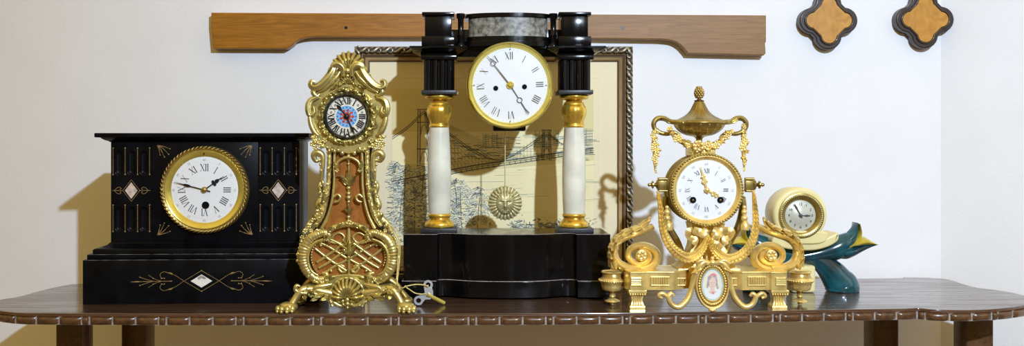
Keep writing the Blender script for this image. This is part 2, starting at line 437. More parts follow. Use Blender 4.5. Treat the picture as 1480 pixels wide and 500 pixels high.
for z, dd in ((-0.0028, 0.0008), (-0.0042, 0.0), (-0.0055, 0.003)):
    rows.append([V((q[0], q[1], z)) for q in inward(fr, dd)])
b.grid(rows); b.build('edge_lip', 'redlip', t)
b = MB(off)
i0 = inward(fr, 0.004); i1 = inward(fr, 0.012)
b.mat(1); b.grid([[V((q[0], q[1], -0.0045)) for q in i0], [V((q[0], q[1], -0.020)) for q in i0], [V((q[0], q[1], -0.020)) for q in i1]])
b.mat(0)
# carved blocks along the front edge
acc = 0; pts = i0; seglen = [0]
for i in range(1, len(pts)): seglen.append(seglen[-1] + (V(pts[i]) - V(pts[i-1])).length)
def at_len(s):
    for i in range(1, len(pts)):
        if seglen[i] >= s:
            u = (s - seglen[i-1]) / max(1e-9, seglen[i] - seglen[i-1]); return V(pts[i-1]).lerp(V(pts[i]), u)
    return V(pts[-1])
s = 0.01; tot = seglen[-1]; k = 0
while s < tot - 0.03:
    wdt = 0.036 if k % 4 != 3 else 0.010
    rows = []
    for j in range(9):
        u = j / 8; q = at_len(s + wdt * u); q2 = at_len(min(tot, s + wdt * u + 0.002)); tt = (q2 - q).normalized() if (q2-q).length > 1e-7 else V((-1, 0))
        n = V((-tt.y, tt.x)); n = n if n.y < 0 else -n
        bulge = 0.0045 * (1 - (2*u - 1) ** 6)
        rows.append([V((q.x + n.x*bulge*f, q.y + n.y*bulge*f, -0.0065 - 0.013 * g)) for g, f in ((0, 0), (0.12, 0.75), (0.35, 1), (0.7, 1), (0.9, 0.7), (1, 0))])
    b.grid(rows); s += wdt + 0.0030; k += 1
b.build('carved_edge', ['tabledge', 'dust'], t)
b = MB(off); b.box2((-0.68, 0.13, -0.045), (0.84, 0.17, -0.003), 0.002); b.build('apron', 'tabledge', t)
for lx, ly in ((-0.74, 0.06), (-0.66, 0.17), (0.94, 0.06), (0.82, 0.18)):
    b = MB(off)
    b.box((lx, ly, -0.1135), (0.05, 0.05, 0.221), 0.003)
    b.lathe([(0.0, -0.224), (0.022, -0.224), (0.026, -0.235), (0.016, -0.25), (0.024, -0.30), (0.025, -0.36), (0.015, -0.60), (0.013, -0.68), (0.022, -0.70), (0.024, -0.725), (0.014, -0.755), (0, -0.76)], (lx, ly, 0), n=20)
    b.build('leg', 'tabledge', t)

# ================================================================== WALL OBJECTS
# board with scalloped lower edge
BY0, BY1 = 0.313, 0.339
def WP(px, py, Y): q = W(px, py, Y); return (q.x, q.z)
t = thing('shaped_wall_board', 'long brown oak board with stepped lower edge fixed on wall behind the clocks', 'wall board', W(705, 50, 0.325)); off = t.location.copy()
lowl = [(308, 70), (414, 70.5)] + catmull([(414, 70.5), (422, 66), (428, 59.5), (440, 55), (456, 53)], 5)[1:]
lowr = catmull([(955, 57), (972, 59), (982, 64), (990, 72), (994, 77.5)], 5) + [(1104, 80)]
pol = [(305, 18), (305, 34)] + lowl + [(700, 53.5)]
b = MB(off); b.prism([WP(x, y, BY0) for x, y in pol + [(700, 20)]], BY0, BY1, 0.0025); b.build('left_half', 'oak', t)
b = MB(off); b.prism([WP(x, y, BY0) for x, y in [(700.3, 20), (700.3, 53.5)] + lowr + [(1107, 77), (1106, 62), (1107.5, 60), (1107.5, 22)]], BY0, BY1, 0.0025)
o = b.build('right_half', 'paleoak', t); o['label'] = 'paler right half of the board'
b = MB(off)
for nx, ny in ((900, 40), (500, 40)): b.lathe([(0, -0.001), (0.003, -0.001), (0.004, 0.001)], W(nx, ny, BY0), 'Y', 12)
b.build('fixing_nails', 'steel', t)
# quatrefoils
def quatrefoil(px, py, label):
    t = thing('quatrefoil_plaque', label, 'wall plaque', W(px, py, 0.335), group='quatrefoil plaques on the wall'); off = t.location.copy()
    s = S(0.315); c = W(px, py, 0.315)
    def out(lr, ld, n=14):
        P = []
        for k in range(4):
            base = PI + k * PI / 2
            lc = (ld * math.sin(base), ld * math.cos(base))
            for j in range(n + 1):
                a = base - 1.75 + 3.5 * j / n
                if abs(a - base) > 1.62: continue
                P.append((c.x + s * (lc[0] + lr * math.sin(a)), c.z + s * (lc[1] + lr * math.cos(a))))
        return P
    b = MB(off); o_, i_ = out(19, 23), out(11, 22)
    n = len(o_)
    b.prism(o_, 0.317, 0.3395, 0.003); fr_ = b.build('frame', 'qdark', t)
    b = MB(off); b.prism(i_, 0.3145, 0.319, 0.001); b.build('inset_panel', 'qorange', t)
    b = MB(off)
    b.tube([V((q[0], 0.3155, q[1])) for q in out(12.5, 22)], 0.0022, 6, 1, closed=True); b.build('inner_moulding', 'qdark', t)
quatrefoil(1198.5, 29.5, 'dark framed orange quatrefoil plaque on wall, left one, nearer the oak board')
quatrefoil(1338, 28, 'dark framed orange quatrefoil plaque on wall, right one, nearer the room corner')

# ------------------------------------------------------------------ FRAMED ETCHING
FY = 0.225
t = thing('framed_etching', 'bridge etching in carved silver frame standing behind black column clock', 'picture', V((0.05, 0.24, 0.0))); off = t.location.copy()
A = W(512, 67, FY); B = W(915, 69, FY); zt = A.z; zb = 0.0005; xl, xrr = A.x, B.x
def frame_bar(mb, x0, z0, x1, z1, w_out, w_in, prof):
    """mitred rectangular frame with (inset, depth) profile"""
    rows = []
    for ins, y in prof:
        rows.append([V((x0 + ins, y, z0 + ins)), V((x1 - ins, y, z0 + ins)), V((x1 - ins, y, z1 - ins)), V((x0 + ins, y, z1 - ins))])
    mb.grid(rows, cv=True)
s = S(FY)
b = MB(off); frame_bar(b, xl, zb, xrr, zt, 0, 0, [(0, FY + .025), (0, FY + .004), (1.5*s, FY - .002), (4*s, FY - .005), (8*s, FY - .004), (10*s, FY + .001), (10*s, FY + .015)])
b.mat(1)
# carved wave relief
def carve(x0, z0, x1, z1):
    Ln = math.hypot(x1-x0, z1-z0); n = max(2, int(Ln / (17*s)))
    dx, dz = (x1-x0)/Ln, (z1-z0)/Ln; nx, nz = -dz, dx
    for i in range(n):
        q = V((x0 + dx*Ln*(i+.5)/n, FY - .005, z0 + dz*Ln*(i+.5)/n)); sg = 1
        a = q + V((dx, 0, dz)) * (-8*s) + V((nx, 0, nz)) * (-3.5*s*sg); c_ = q + V((dx, 0, dz)) * (7*s) + V((nx, 0, nz)) * (3.2*s*sg)
        b.tube([a, q + V((dx, 0, dz))*(-2*s) + V((nx, 0, nz))*(-2.4*s) + V((0, -.003, 0)), q + V((dx, 0, dz))*(3*s) + V((nx, 0, nz))*(1.5*s) + V((0, -.002, 0)), c_], [.6*s, 1.9*s, 1.7*s, .5*s], 7, 4)
        q2 = q + V((dx, 0, dz))*(3*s)
        b.tube([q2 + V((nx, 0, nz))*(-4*s), q2 + V((nx, 0, nz))*(-3.4*s) + V((dx, 0, dz))*(4*s) + V((0, -.002, 0)), q2 + V((nx, 0, nz))*(-.5*s) + V((dx, 0, dz))*(5*s) + V((0, -.002, 0)), q2 + V((nx, 0, nz))*(1*s) + V((dx, 0, dz))*(2.5*s)], [.7*s, 1.3*s, 1.3*s, .6*s], 6, 4)
        b.leaf(q + V((nx, 0, nz))*(1*s) + V((dx, 0, dz))*(-7*s), q + V((nx, 0, nz))*(4*s) + V((dx, 0, dz))*(1*s), 1.8*s, .002, .002, 2, nt=6, nv=5)
carve(xl + 5*s, zt - 5*s, xrr - 5*s, zt - 5*s); carve(xrr - 5*s, zt, xrr - 5*s, zb); carve(xl + 5*s, zb, xl + 5*s, zt)
b.build('carved_frame', ['framedark', 'silverframe'], t)
b = MB(off)
frame_bar(b, xl, zb, xrr, zt, 0, 0, [(9.8*s, FY + .002), (11*s, FY), (12*s, FY + .003)]); b.mat(1)
frame_bar(b, xl, zb, xrr, zt, 0, 0, [(12*s, FY + .003), (14*s, FY + .004), (16*s, FY + .002)]); b.mat(0)
frame_bar(b, xl, zb, xrr, zt, 0, 0, [(16*s, FY + .002), (19*s, FY + .004), (20*s, FY + .009)]); b.mat(1)
frame_bar(b, xl, zb, xrr, zt, 0, 0, [(20*s, FY + .009), (21.5*s, FY + .010)])
b.build('inner_slip', ['framegold', 'framebrown'], t)
PY = FY + 0.012
b = MB(off); b.box2((xl + 5*s, PY, zb + 5*s), (xrr - 5*s, PY + 0.006, zt - 5*s)); b.build('mount', 'mat', t)
# print
X = lambda px, py, dy=0.0: W(px, py, PY) + V((0, -0.0006 - dy, 0))
b = MB(off)
b.mat(0); b.poly([X(567, 128), X(858, 128), X(858, 372), X(567, 372)])
b.mat(5); b.strip([X(557, 112, -.0002), X(868, 112, -.0002), X(868, 385, -.0002), X(557, 385, -.0002)], 0.0016, True)
def line(pts, w=0.8, mi=1, k=1, dy=0.0003, jit=0):
    b.mat(mi); pp = catmull(pts, k) if k > 1 else pts
    dy += rnd.uniform(0, .0004)
    b.strip([X(p[0] + rnd.uniform(-jit, jit), p[1] + rnd.uniform(-jit, jit), dy) for p in pp], w * S(PY))
# wash for water, far shore
b.mat(3); b.poly([X(567, 240, .0001), X(858, 215, .0001), X(858, 232, .0001), X(567, 258, .0001)])
for i in range(120):
    y = rnd.uniform(226, 320); x = rnd.uniform(580, 850); line([(x, y), (x + rnd.uniform(8, 40), y - rnd.uniform(-.5, 1.5))], 0.35, rnd.choice((2, 3)))
for i in range(60):
    y = rnd.uniform(132, 185); x = rnd.uniform(570, 820); line([(x, y), (x + rnd.uniform(15, 50), y + rnd.uniform(-1, 1))], 0.3, 3)
# bridge
deck = [(567, 262), (620, 252), (680, 240), (740, 231), (800, 222), (858, 214)]
for dyy, w in ((0, 1.6), (3, .7), (6, 1.3)): line([(x, y + dyy) for x, y in deck], w, 1, 4)
for i in range(75):
    x = 567 + i * 3.9; y = 262 - 48 * ((x - 567) / 291) ** 0.9; line([(x, y - 1), (x + (3.5 if i % 2 else -3), y + 6)], .5, 1)
def tower(x, yt, yb, w):
    for q in (-w, -w*.6, w*.6, w): line([(x + q, yt), (x + q*1.1, yb)], .9, 1)
    for k in range(int((yb - yt) / 2)): line([(x - w, yt + 2*k), (x - w*.55, yt + 2*k + .5)], .4, 1); line([(x + w*.55, yt + 2*k), (x + w, yt + 2*k + .5)], .4, 1)
    for q in (0, .18, .55): line([(x - w*1.2, yt + (yb-yt)*q), (x + w*1.2, yt + (yb-yt)*q)], 1.2, 1)
    for q in (.2, .57): line([(x - w*.55, yt + (yb-yt)*(q + .15)), (x - w*.3, yt + (yb-yt)*(q + .03)), (x + w*.3, yt + (yb-yt)*(q + .03)), (x + w*.55, yt + (yb-yt)*(q + .15))], .8, 1, 3)
tower(613, 158, 262, 9); tower(790, 188, 232, 6)
for o_ in (0, 3):
    line([(613, 160 + o_), (650, 192 + o_), (690, 220 + o_), (725, 231), (760, 212 + o_), (790, 190 + o_)], .9, 1, 5)
    line([(613, 160 + o_), (590, 182 + o_), (567, 198 + o_)], .9, 1, 4); line([(790, 190 + o_), (815, 210), (835, 219)], .8, 1, 4)
for i in range(34):
    x = 617 + i * 5; u = (x - 613) / 177; yc = 160 + 71 * (1 - (2*u - 1.15) ** 2 / 1.32) if u < .6 else 231 - (u - .6) * 100
    line([(x, min(yc, 250)), (x, 262 - 48 * ((x - 567) / 291) ** .9)], .35, 1)
for i in range(22):      # diagonal stays
    line([(613, 162), (622 + i * 6, 250 - i)], .3, 1)
b.mat(3); b.poly([X(567, 128, .00012), X(858, 128, .00012), X(858, 190, .00012), X(567, 190, .00012)])
for i in range(160):
    y = rnd.uniform(195, 232); x = rnd.uniform(640, 850); line([(x, y), (x + rnd.uniform(4, 22), y + rnd.uniform(-1, 1))], rnd.uniform(.3, .9), rnd.choice((1, 2, 2)))
for i in range(110):
    x = rnd.uniform(735, 858); y = 326 + rnd.gauss(0, 5); line([(x, y), (x + rnd.uniform(-4, 6), y - rnd.uniform(0, 5))], rnd.uniform(.4, 1.4), rnd.choice((1, 2, 2)), 1, .0004)
# city
for i in range(26):
    x = rnd.uniform(690, 850); h = rnd.uniform(5, 24) + (14 if x > 835 else 0); w = rnd.uniform(4, 9); y0 = 214 - (x - 690) * .03
    line([(x, y0), (x, y0 - h), (x + w, y0 - h), (x + w, y0)], .5, 2)
    for k in range(int(h / 3)): line([(x + .8, y0 - k*3), (x + w - .8, y0 - k*3)], .5, rnd.choice((1, 2)))
for k in range(9): line([(838, 190 + k*4), (857, 189 + k*4)], .9, 2); line([(840 + k*2, 186), (840 + k*2, 224)], .35, 1)
# snowy trees lower left
def tree(x, y, h, wd):
    line([(x, y), (x + rnd.uniform(-2, 2), y - h*.5), (x + rnd.uniform(-5, 5), y - h)], 1.0, 1, 4)
    for i in range(int(h * 2.4)):
        v = rnd.uniform(.08, 1); a = rnd.choice((-1, 1)) * rnd.uniform(.1, 1) * wd * math.sin(PI * min(1, v*.8 + .2)) ** .6; yy = y - h*v
        bx_ = x + a * .7
        q = [(bx_, yy), (bx_ + rnd.uniform(1, 5), yy - rnd.uniform(0, 4)), (bx_ + rnd.uniform(3, 9) * (1 if a > 0 else -1), yy + rnd.uniform(-4, 5))]
        line(q, rnd.uniform(.25, .65), rnd.choice((1, 1, 2, 2)), 3)
        if rnd.random() < .5: line([(p_[0] + .5, p_[1] - 1.2) for p_ in q], rnd.uniform(.6, 1.5), 4, 3, .0003)
for x, y, h, wd in ((578, 335, 60, 22), (600, 345, 70, 26), (625, 340, 85, 24), (648, 338, 60, 22), (668, 336, 66, 24), (690, 330, 58, 18), (585, 300, 60, 18), (660, 300, 40, 22), (610, 290, 50, 20), (570, 280, 45, 10)):
    tree(x, y, h, wd)
for i in range(620):
    x = 567 + abs(rnd.gauss(0, 70)); y = rnd.uniform(262, 350)
    if x > 722 or y < 262 + (x - 567) * .12: continue
    a = rnd.uniform(0, 6); r_ = rnd.uniform(2, 7)
    line([(x, y), (x + r_*math.cos(a), y + r_*math.sin(a)*.6), (x + r_*1.6*math.cos(a+.6), y + r_*math.sin(a+.6))], rnd.uniform(.3, .9), rnd.choice((1, 2, 2, 4)), 3, .0004)
for i in range(70):
    x = rnd.uniform(735, 800); y = 328 + rnd.gauss(0, 3) - abs(x - 770) * .06; line([(x, y), (x + rnd.uniform(2, 9), y - rnd.uniform(-1, 3))], rnd.uniform(.5, 1.6), rnd.choice((1, 2)))
b.build('bridge_print', ['paper', 'etch', 'etchblue', 'etchtan', 'snow', 'matline'], t)

# ================================================================== 1. BLACK SLATE MANTEL CLOCK
Y0 = -0.002      # body front
t = thing('mantel_clock', 'black slate mantel clock with white dial, diamond inlays and gold engraving, far left', 'clock', V((W(295, 0, 0).x, 0.05, 0)), math.radians(2.5)); off = t.location.copy()
cx = off.x; s = S(Y0); sb = S(-0.028)
zb_ = lambda py, Y: CAMH - (py - CY) * S(Y)
HB, HX, HC = 0.208, 0.1685, 0.189
def cbox(mb, hw, y0, y1, z0, z1, bev=0.0012): mb.box2((cx - hw, y0, z0), (cx + hw, y1, z1), bev)
YB = 0.125
z1_ = zb_(375, -.028)
b = MB(off); cbox(b, HB, -0.028, YB + .012, 0, z1_); base = b.build('plinth', 'black', t)
b = MB(off)
cbox(b, HB - .006, -0.024, YB + .01, z1_, zb_(367, -.024)); 
z2 = zb_(366.5, -.022); z3 = zb_(349.5, 0)
prof = [(0.0, 0.0), (0.0, 0.35), (0.10, 0.48), (0.32, 0.52), (0.55, 0.6), (0.85, 0.82), (1.0, 1.0)]
rows = []
for u, v in prof:
    hw = HB - .0145 - u * (HB - .0145 - HX); yf = -.019 + u * (.019 + Y0); z = z2 + v * (z3 - z2)
    rows.append([V((cx - hw, yf, z)), V((cx + hw, yf, z)), V((cx + hw, YB + .006, z)), V((cx - hw, YB + .006, z))])
b.grid(rows, cv=True); b.build('stepped_moulding', 'black', t, 50)
ztop = zb_(203, 0)
b = MB(off); cbox(b, HX, Y0 + .005, YB, z3, ztop, .0008)
xc = 76 * s
b.box2((cx - xc, Y0, z3), (cx + xc, Y0 + .01, ztop), .001); b.build('case_body', 'black', t)
# cornice
zc0, zc1 = ztop - .003, zb_(192.3, -.02)
b = MB(off); rows = []
for u, v in ((0, 0), (.12, .12), (.35, .22), (.55, .4), (.62, .5), (.95, .52), (1, .6), (1, .9), (.97, 1)):
    hw = HX + u * (HC - HX); yf = Y0 - u * .022; z = zc0 + v * (zc1 - zc0)
    rows.append([V((cx - hw, yf, z)), V((cx + hw, yf, z)), V((cx + hw, YB + u * .012, z)), V((cx - hw, YB + u * .012, z))])
b.grid(rows, cv=True); b.poly(rows[-1]); b.build('cornice', 'black', t, 50)
# fluted side panels + gold lines + diamonds
for sg in (-1, 1):
    pc = cx + sg * (190 - 295) * -1 * s * 1.0
    pw = 29 * s; rows = []
    def dep(x, z):
        dmax = 0
        for gx in (-17.5, 0, 17.5):
            for gy0, gy1 in ((219, 251), (300, 332)):
                zz0, zz1 = zb_(gy1, 0) + 4*s, zb_(gy0, 0) - 4*s
                dx = x - gx * s; dz = 0 if zz0 <= z <= zz1 else (z - zz1 if z > zz1 else z - zz0)
                q = math.hypot(dx, dz) / (5.2 * s)
                if q < 1: dmax = max(dmax, math.sqrt(1 - q*q) * .0042)
        return dmax
    b = MB(off); nz, nx = 130, 66
    for i in range(nz + 1):
        z = z3 + .0005 + (ztop - z3 - .001) * i / nz
        rows.append([V((pc + (-1 + 2*j/nx) * pw, Y0 + .0005 + dep((-1 + 2*j/nx) * pw, z), z)) for j in range(nx + 1)])
    b.grid(rows); pn = b.build('fluted_panel', 'black', t)
    b = MB(off); yl = Y0 - .0001
    for gx in (-26, -8.8, 8.8, 26):
        for gy0, gy1 in ((214, 252), (296, 334)):
            b.strip([V((pc + gx*s, yl, zb_(gy0, 0))), V((pc + gx*s, yl, zb_(gy1, 0)))], .0008)
            for g in (gy0, gy1): b.ball((pc + gx*s, yl, zb_(g, 0)), (.0014, .0006, .0014), 8, 4)
    zc = zb_(275, 0)
    D = lambda rx, rz, y: [V((pc, y, zc + rz*s)), V((pc + rx*s, y, zc)), V((pc, y, zc - rz*s)), V((pc - rx*s, y, zc))]
    b.strip(D(12, 15.5, yl), .0011, True)
    for q in (-1, 1):
        b.strip([V((pc + q*12*s, yl, zc)), V((pc + q*27*s, yl, zc))], .0008)
        for w_ in (-1, 1):
            b.strip([V((pc + q*x_*s, yl, zc + w_*z_*s)) for x_, z_ in catmull([(24, 0), (20, 4), (16, 4.5), (14.5, 2.5), (16.5, 1.8)], 5)], .0008)
    b.build('engraving', 'inlaygold', pn)
    b = MB(off); b.poly(D(9, 12, Y0 - .0004)); b.build('diamond_inlay', 'pinkstone', pn)
b = MB(off)  # thin pale tubes paint the light glinting along the moulding edges
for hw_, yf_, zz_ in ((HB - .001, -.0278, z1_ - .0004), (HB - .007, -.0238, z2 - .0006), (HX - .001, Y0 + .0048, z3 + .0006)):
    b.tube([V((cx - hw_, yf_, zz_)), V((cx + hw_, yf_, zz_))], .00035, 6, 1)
b.build('edge_glint', 'edgeglint', base)
# base engraving + diamond
b = MB(off); yl = -.0283; zc = zb_(406, -.028)
E = lambda x_, z_: V((cx + x_*sb, yl, zc - z_*sb))
for q in (-1, 1):
    for w_ in (-1, 1):
        b.strip([E(q*x_, w_*z_) for x_, z_ in catmull([(0, -15), (-25, 0), (-37, 8), (-46, 11.5), (-54, 13.5), (-59, 10), (-57.5, 5), (-53.5, 4.5)], 6)], .0007)
        b.strip([E(q*x_, w_*z_) for x_, z_ in ((-39, 9), (-44, 11.3), (-50, 12.5))], [.0004, .0030, .0004])
        b.strip([E(q*x_, w_*z_) for x_, z_ in catmull([(-58, .5), (-66, 3), (-76, 9)], 4)], .0006)
        b.strip([E(q*x_, w_*z_) for x_, z_ in catmull([(-70, .5), (-78, 2.5), (-88, 6)], 4)], .0007)
        for d_ in ((-57, 4), (-53, 4), (-88, 6), (-69, 4)): b.ball(E(q*d_[0], w_*d_[1]), (.0011, .0004, .0011), 8, 4)
    b.strip([E(q*-43, 0), E(q*-84, .3)], .0010); b.strip([E(q*-84, .3), E(q*-92, .5), E(q*-101, .8)], [.0008, .0022, .0004])
    b.ball(E(q*-43, 0), (.0011, .0004, .0011), 8, 4)
b.ball(E(0, -15), (.0012, .0004, .0012), 8, 4); b.ball(E(0, 15), (.0012, .0004, .0012), 8, 4)
b.build('engraving', 'inlaygold', base)
b = MB(off); yl = -.0286
b.poly([E(0, -9.5), E(15.5, 0), E(0, 9.5), E(-15.5, 0)]); b.mat(1); yl = -.0288
b.poly([E(-6, -4.5), E(0, -8.5), E(7, -4), E(5, -2.5), E(0, -4), E(-4, -2)])
b.build('diamond_inlay', ['whitestone', 'greystone'], base)
# corner sprigs on the centre panel
yl = Y0 - .0002
for qx in (-1, 1):
    for (zy, qz) in ((210, 1), (339, -1)):
        b = MB(off)
        c0 = V((cx + qx*68*s, yl, zb_(zy, 0)))
        for ex, ez in ((-10, -17), (-16, -13), (-18, -5), (-4, -14)):
            mid = c0 + V((qx*ex*.5*s, 0, qz*ez*.35*s)); e = c0 + V((qx*ex*s, 0, qz*ez*s))
            b.strip([V(q) for q in catmull([tuple(c0), tuple(mid), tuple(e)], 4)], [.0014]*3 + [.0011]*3 + [.0005]*3)
            b.ball(e, (.0011, .0004, .0011), 8, 4)
        b.build('corner_engraving', 'inlaygold', t)
# dial
dz = zb_(274.5, Y0 - .012); dc = V((cx + 0.5*s, 0, dz)); sd_ = S(Y0 - .012)
b = MB(off)
b.lathe([(64*sd_, Y0 + .001), (63.5*sd_, Y0 - .006), (60.5*sd_, Y0 - .0095), (57*sd_, Y0 - .008)], dc, 'Y', 120, None)
for i in range(64):
    a = 2*PI*i/64; q = dc + V((61*sd_*math.sin(a), Y0 - .009, 61*sd_*math.cos(a))); tg = V((math.cos(a), 0, -math.sin(a))); rd = V((math.sin(a), 0, math.cos(a)))
    b.tube([q - tg*.0045 - rd*.0026, q + V((0, -.0012, 0)), q + tg*.0045 + rd*.0026], [.0006, .0014, .0006], 6, 4)
bz = b.build('bezel_wreath', 'rope', t)
b = MB(off); b.lathe([(57.5*sd_, Y0 - .009), (56*sd_, Y0 - .0125), (54*sd_, Y0 - .0115), (49.5*sd_, Y0 - .006), (48*sd_, Y0 - .005)], dc, 'Y', 96)
b.build('bezel', 'brass', t)
b = MB(off); b.lathe([(48.5*sd_, Y0 - .005), (30*sd_, Y0 - .0062), (0.0, Y0 - .0066)], dc, 'Y', 96); dial = b.build('dial', 'enamel', t)
b = MB(off); yn = dc + V((0, Y0 - .0072, 0))
for i, r_ in enumerate(ROM): roman(b, r_, yn, 27.5*sd_, 37.5*sd_, i*PI/6, .95, thick=.10, thin=.035)
b.mat(1)
for i in range(12): glyph(b, str(60 if i == 0 else i*5), yn + V((math.sin(i*PI/6), 0, math.cos(i*PI/6)))*43.8*sd_, 4.6*sd_, i*PI/6)
ticks(b, yn, 40.8*sd_, 41.4*sd_, 60, .0005)
b.build('numerals', ['ink', 'faint'], dial)
b = MB(off); H = hand_frame(yn + V((0, -.0012, 0)), math.radians(54.6))
flathand(b, H, [(0, .9*sd_), (14*sd_, .8*sd_), (15*sd_, 2.2*sd_), (17*sd_, 2.8*sd_), (19*sd_, 1.2*sd_), (21*sd_, 3*sd_), (24*sd_, 2.2*sd_), (26*sd_, .8*sd_), (34.5*sd_, .15*sd_)])
for q in (-1, 1): b.lathe([(0, -.0005), (2*sd_, -.0005), (2*sd_, .0006), (0, .0006)], H(q*2.6*sd_, 17*sd_), 'Y', 12)
b.build('hour_hand', 'steel', t)
b = MB(off); H = hand_frame(yn + V((0, -.0024, 0)), math.radians(284.7))
flathand(b, H, [(-9*sd_, .8*sd_), (0, .7*sd_), (20*sd_, .7*sd_), (24*sd_, 2*sd_), (29*sd_, 1.6*sd_), (31*sd_, .7*sd_), (45*sd_, .2*sd_)]); b.build('minute_hand', 'steel', t)
b = MB(off); b.lathe([(0, -.006), (2.5*sd_, -.0055), (4*sd_, -.004), (4.6*sd_, 0)], yn, 'Y', 24); b.build('hand_boss', 'rope', t)
b = MB(off); q = yn + V((1.5*sd_, .0002, -22.3*sd_)); b.lathe([(0, -.0004), (4.2*sd_, -.0004), (5*sd_, -.0012), (5.4*sd_, 0)], q, 'Y', 24); b.lathe([(0, -.0016), (1.8*sd_, -.0012), (1.8*sd_, 0)], q, 'Y', 12)
b.build('winding_hole', 'hole', t)
b = MB(off); b.ball(dc + V((0, Y0 - .0105, 52.5*sd_)), .0016, 10, 6); b.build('catch_screw', 'steel', t)

# ================================================================== 2. PORTICO CLOCK
t = thing('portico_clock', 'black portico clock with two alabaster columns standing before the etching', 'clock', V((0.0665, 0.08, 0))); off = t.location.copy(); cx = off.x
YF = 0.012; YBk = 0.142
half = (882 - 732) * S(YF)
def serp(e=0.0):
    L = [(-1, .006), (-.675, .006), (-.665, .020), (-.62, .0255), (-.55, .0245), (-.47, .018), (-.36, .008), (-.2, .002), (0, 0)]
    fullp = L + [(-x_, y_) for x_, y_ in L[-2::-1]]
    c1 = [fullp[0], fullp[1]] + catmull(fullp[2:-2], 5) + [fullp[-2], fullp[-1]]
    return [(cx + x_ * (half + e), YF + y_ - e) for x_, y_ in c1]
zt_ = CAMH - (338.6 - CY) * S(YF + .004); zm = CAMH - (408 - CY) * S(YF)
b = MB(off)
fp = serp()
b.plan(fp + [(cx + half, YBk), (cx - half, YBk)], zm, zt_, .0012); pb = b.build('base_box', 'ebony', t)
b = MB(off); fp2 = serp(.003); b.plan(fp2 + [(cx + half + .003, YBk), (cx - half - .003, YBk)], .004, zm + .0015, .0015); 
for qx in (-1, 1):
    for yy in (.035, .125): b.lathe([(0, 0), (.012, 0), (.013, .004)], (cx + qx*(half - .02), yy, 0), n=20)
b.build('base_plinth', 'ebony', t)
b = MB(off); b.tube([V((x_, y_ - .0005, zm + .0018)) for x_, y_ in fp2], .0007, 6, 1, N=(0, 0, 1)); b.tube([V((x_, y_ - .0001, zt_ - .0004)) for x_, y_ in fp], .0005, 6, 1, N=(0, 0, 1)); b.build('worn_edges', 'worn', pb)
# columns
YC = 0.072; sc = S(YC)
zc_ = lambda py: CAMH - (py - CY) * sc
zs = zt_
COL = []
for px in (635, 829.5):
    xx = (px - CX) * sc; ct = V((xx, YC, 0))
    b = MB(off); hw = 25.5 * sc
    b.box2((xx - hw, YC - hw, zs), (xx + hw, YC + hw, zs + .0085), .001); colp = b.build('column', 'granite', t)
    z0 = zs + .0085
    Q = lambda py: max(z0, CAMH - (py - CY) * sc)
    QF = lambda py: CAMH - (py - CY) * S(YC - 25*sc)
    b = MB(off); b.lathe([(0, z0), (18*sc, z0), (20.8*sc, Q(327)), (21.2*sc, Q(324)), (20*sc, Q(321)), (17.5*sc, Q(319)), (15.2*sc, Q(316)), (15.0*sc, Q(314)), (16.2*sc, Q(313)), (17*sc, Q(311)), (16.2*sc, Q(308.8)), (15.2*sc, Q(308))], ct, n=48); b.build('column_base', 'leafgold', colp)
    b = MB(off); prof = [(15.4, 308.5), (16.3, 290), (16.9, 265), (16.8, 245), (16.0, 220), (14.9, 200), (13.9, 184)]
    b.lathe([(r_*sc, Q(y_)) for r_, y_ in catmull(prof, 4)], ct, n=48); b.build('column_shaft', 'alab', colp)
    b = MB(off)
    pr = catmull([(14.0, 184.5), (14.9, 183), (14.6, 180.5), (13.9, 179), (14.4, 175), (15.4, 171), (17.2, 166), (17.9, 160.5), (17.1, 155.5), (15.2, 152), (14.6, 150), (14.0, 148.8), (12.0, 147), (11.5, 145.6), (14, 144.5), (19, 143.5), (20.8, 141), (20.6, 138.5), (18, 136.6)], 3)
    b.lathe([(r_*sc, Q(y_)) for r_, y_ in pr], ct, n=64, mod=lambda a, h: 1 + (0.022*abs(math.cos(a*8)) if Q(175) < h < Q(153) else 0)); b.build('column_capital', 'leafgold', colp)
    b = MB(off); hw = 24.8*sc; za = QF(136); zbk = QF(130)
    b.box2((xx - hw, YC - hw, za), (xx + hw, YC + hw, zbk), .001); b.build('abacus', 'granite', colp)
    b = MB(off); hw = 17.5*sc; zr1 = QF(86)
    b.box2((xx - hw, YC - hw, zbk), (xx + hw, YC + hw, zr1))
    for q in (-15.3, -5.1, 5.1, 15.3):
        for face in range(2):
            for w_ in (-1, 1):
                cc = V((xx + q*sc, YC + w_*17.5*sc, 0)) if face == 0 else V((xx + w_*17.5*sc, YC + q*sc, 0))
                b.lathe([(0, zbk + .0005), (4.3*sc, zbk + .0005), (4.3*sc, zr1 - .0005), (0, zr1 - .0005)], cc, n=16)
    b.build('reeded_block', 'ebony', colp)
    b = MB(off); hw = 25.5*sc; zk = QF(79.5)
    b.box2((xx - hw, YC - hw, zr1), (xx + hw, YC + hw, zk), .001); b.build('collar', 'ebony', colp)
    COL.append((xx, colp, zk, Q))
zk = COL[0][2]; Q = QF
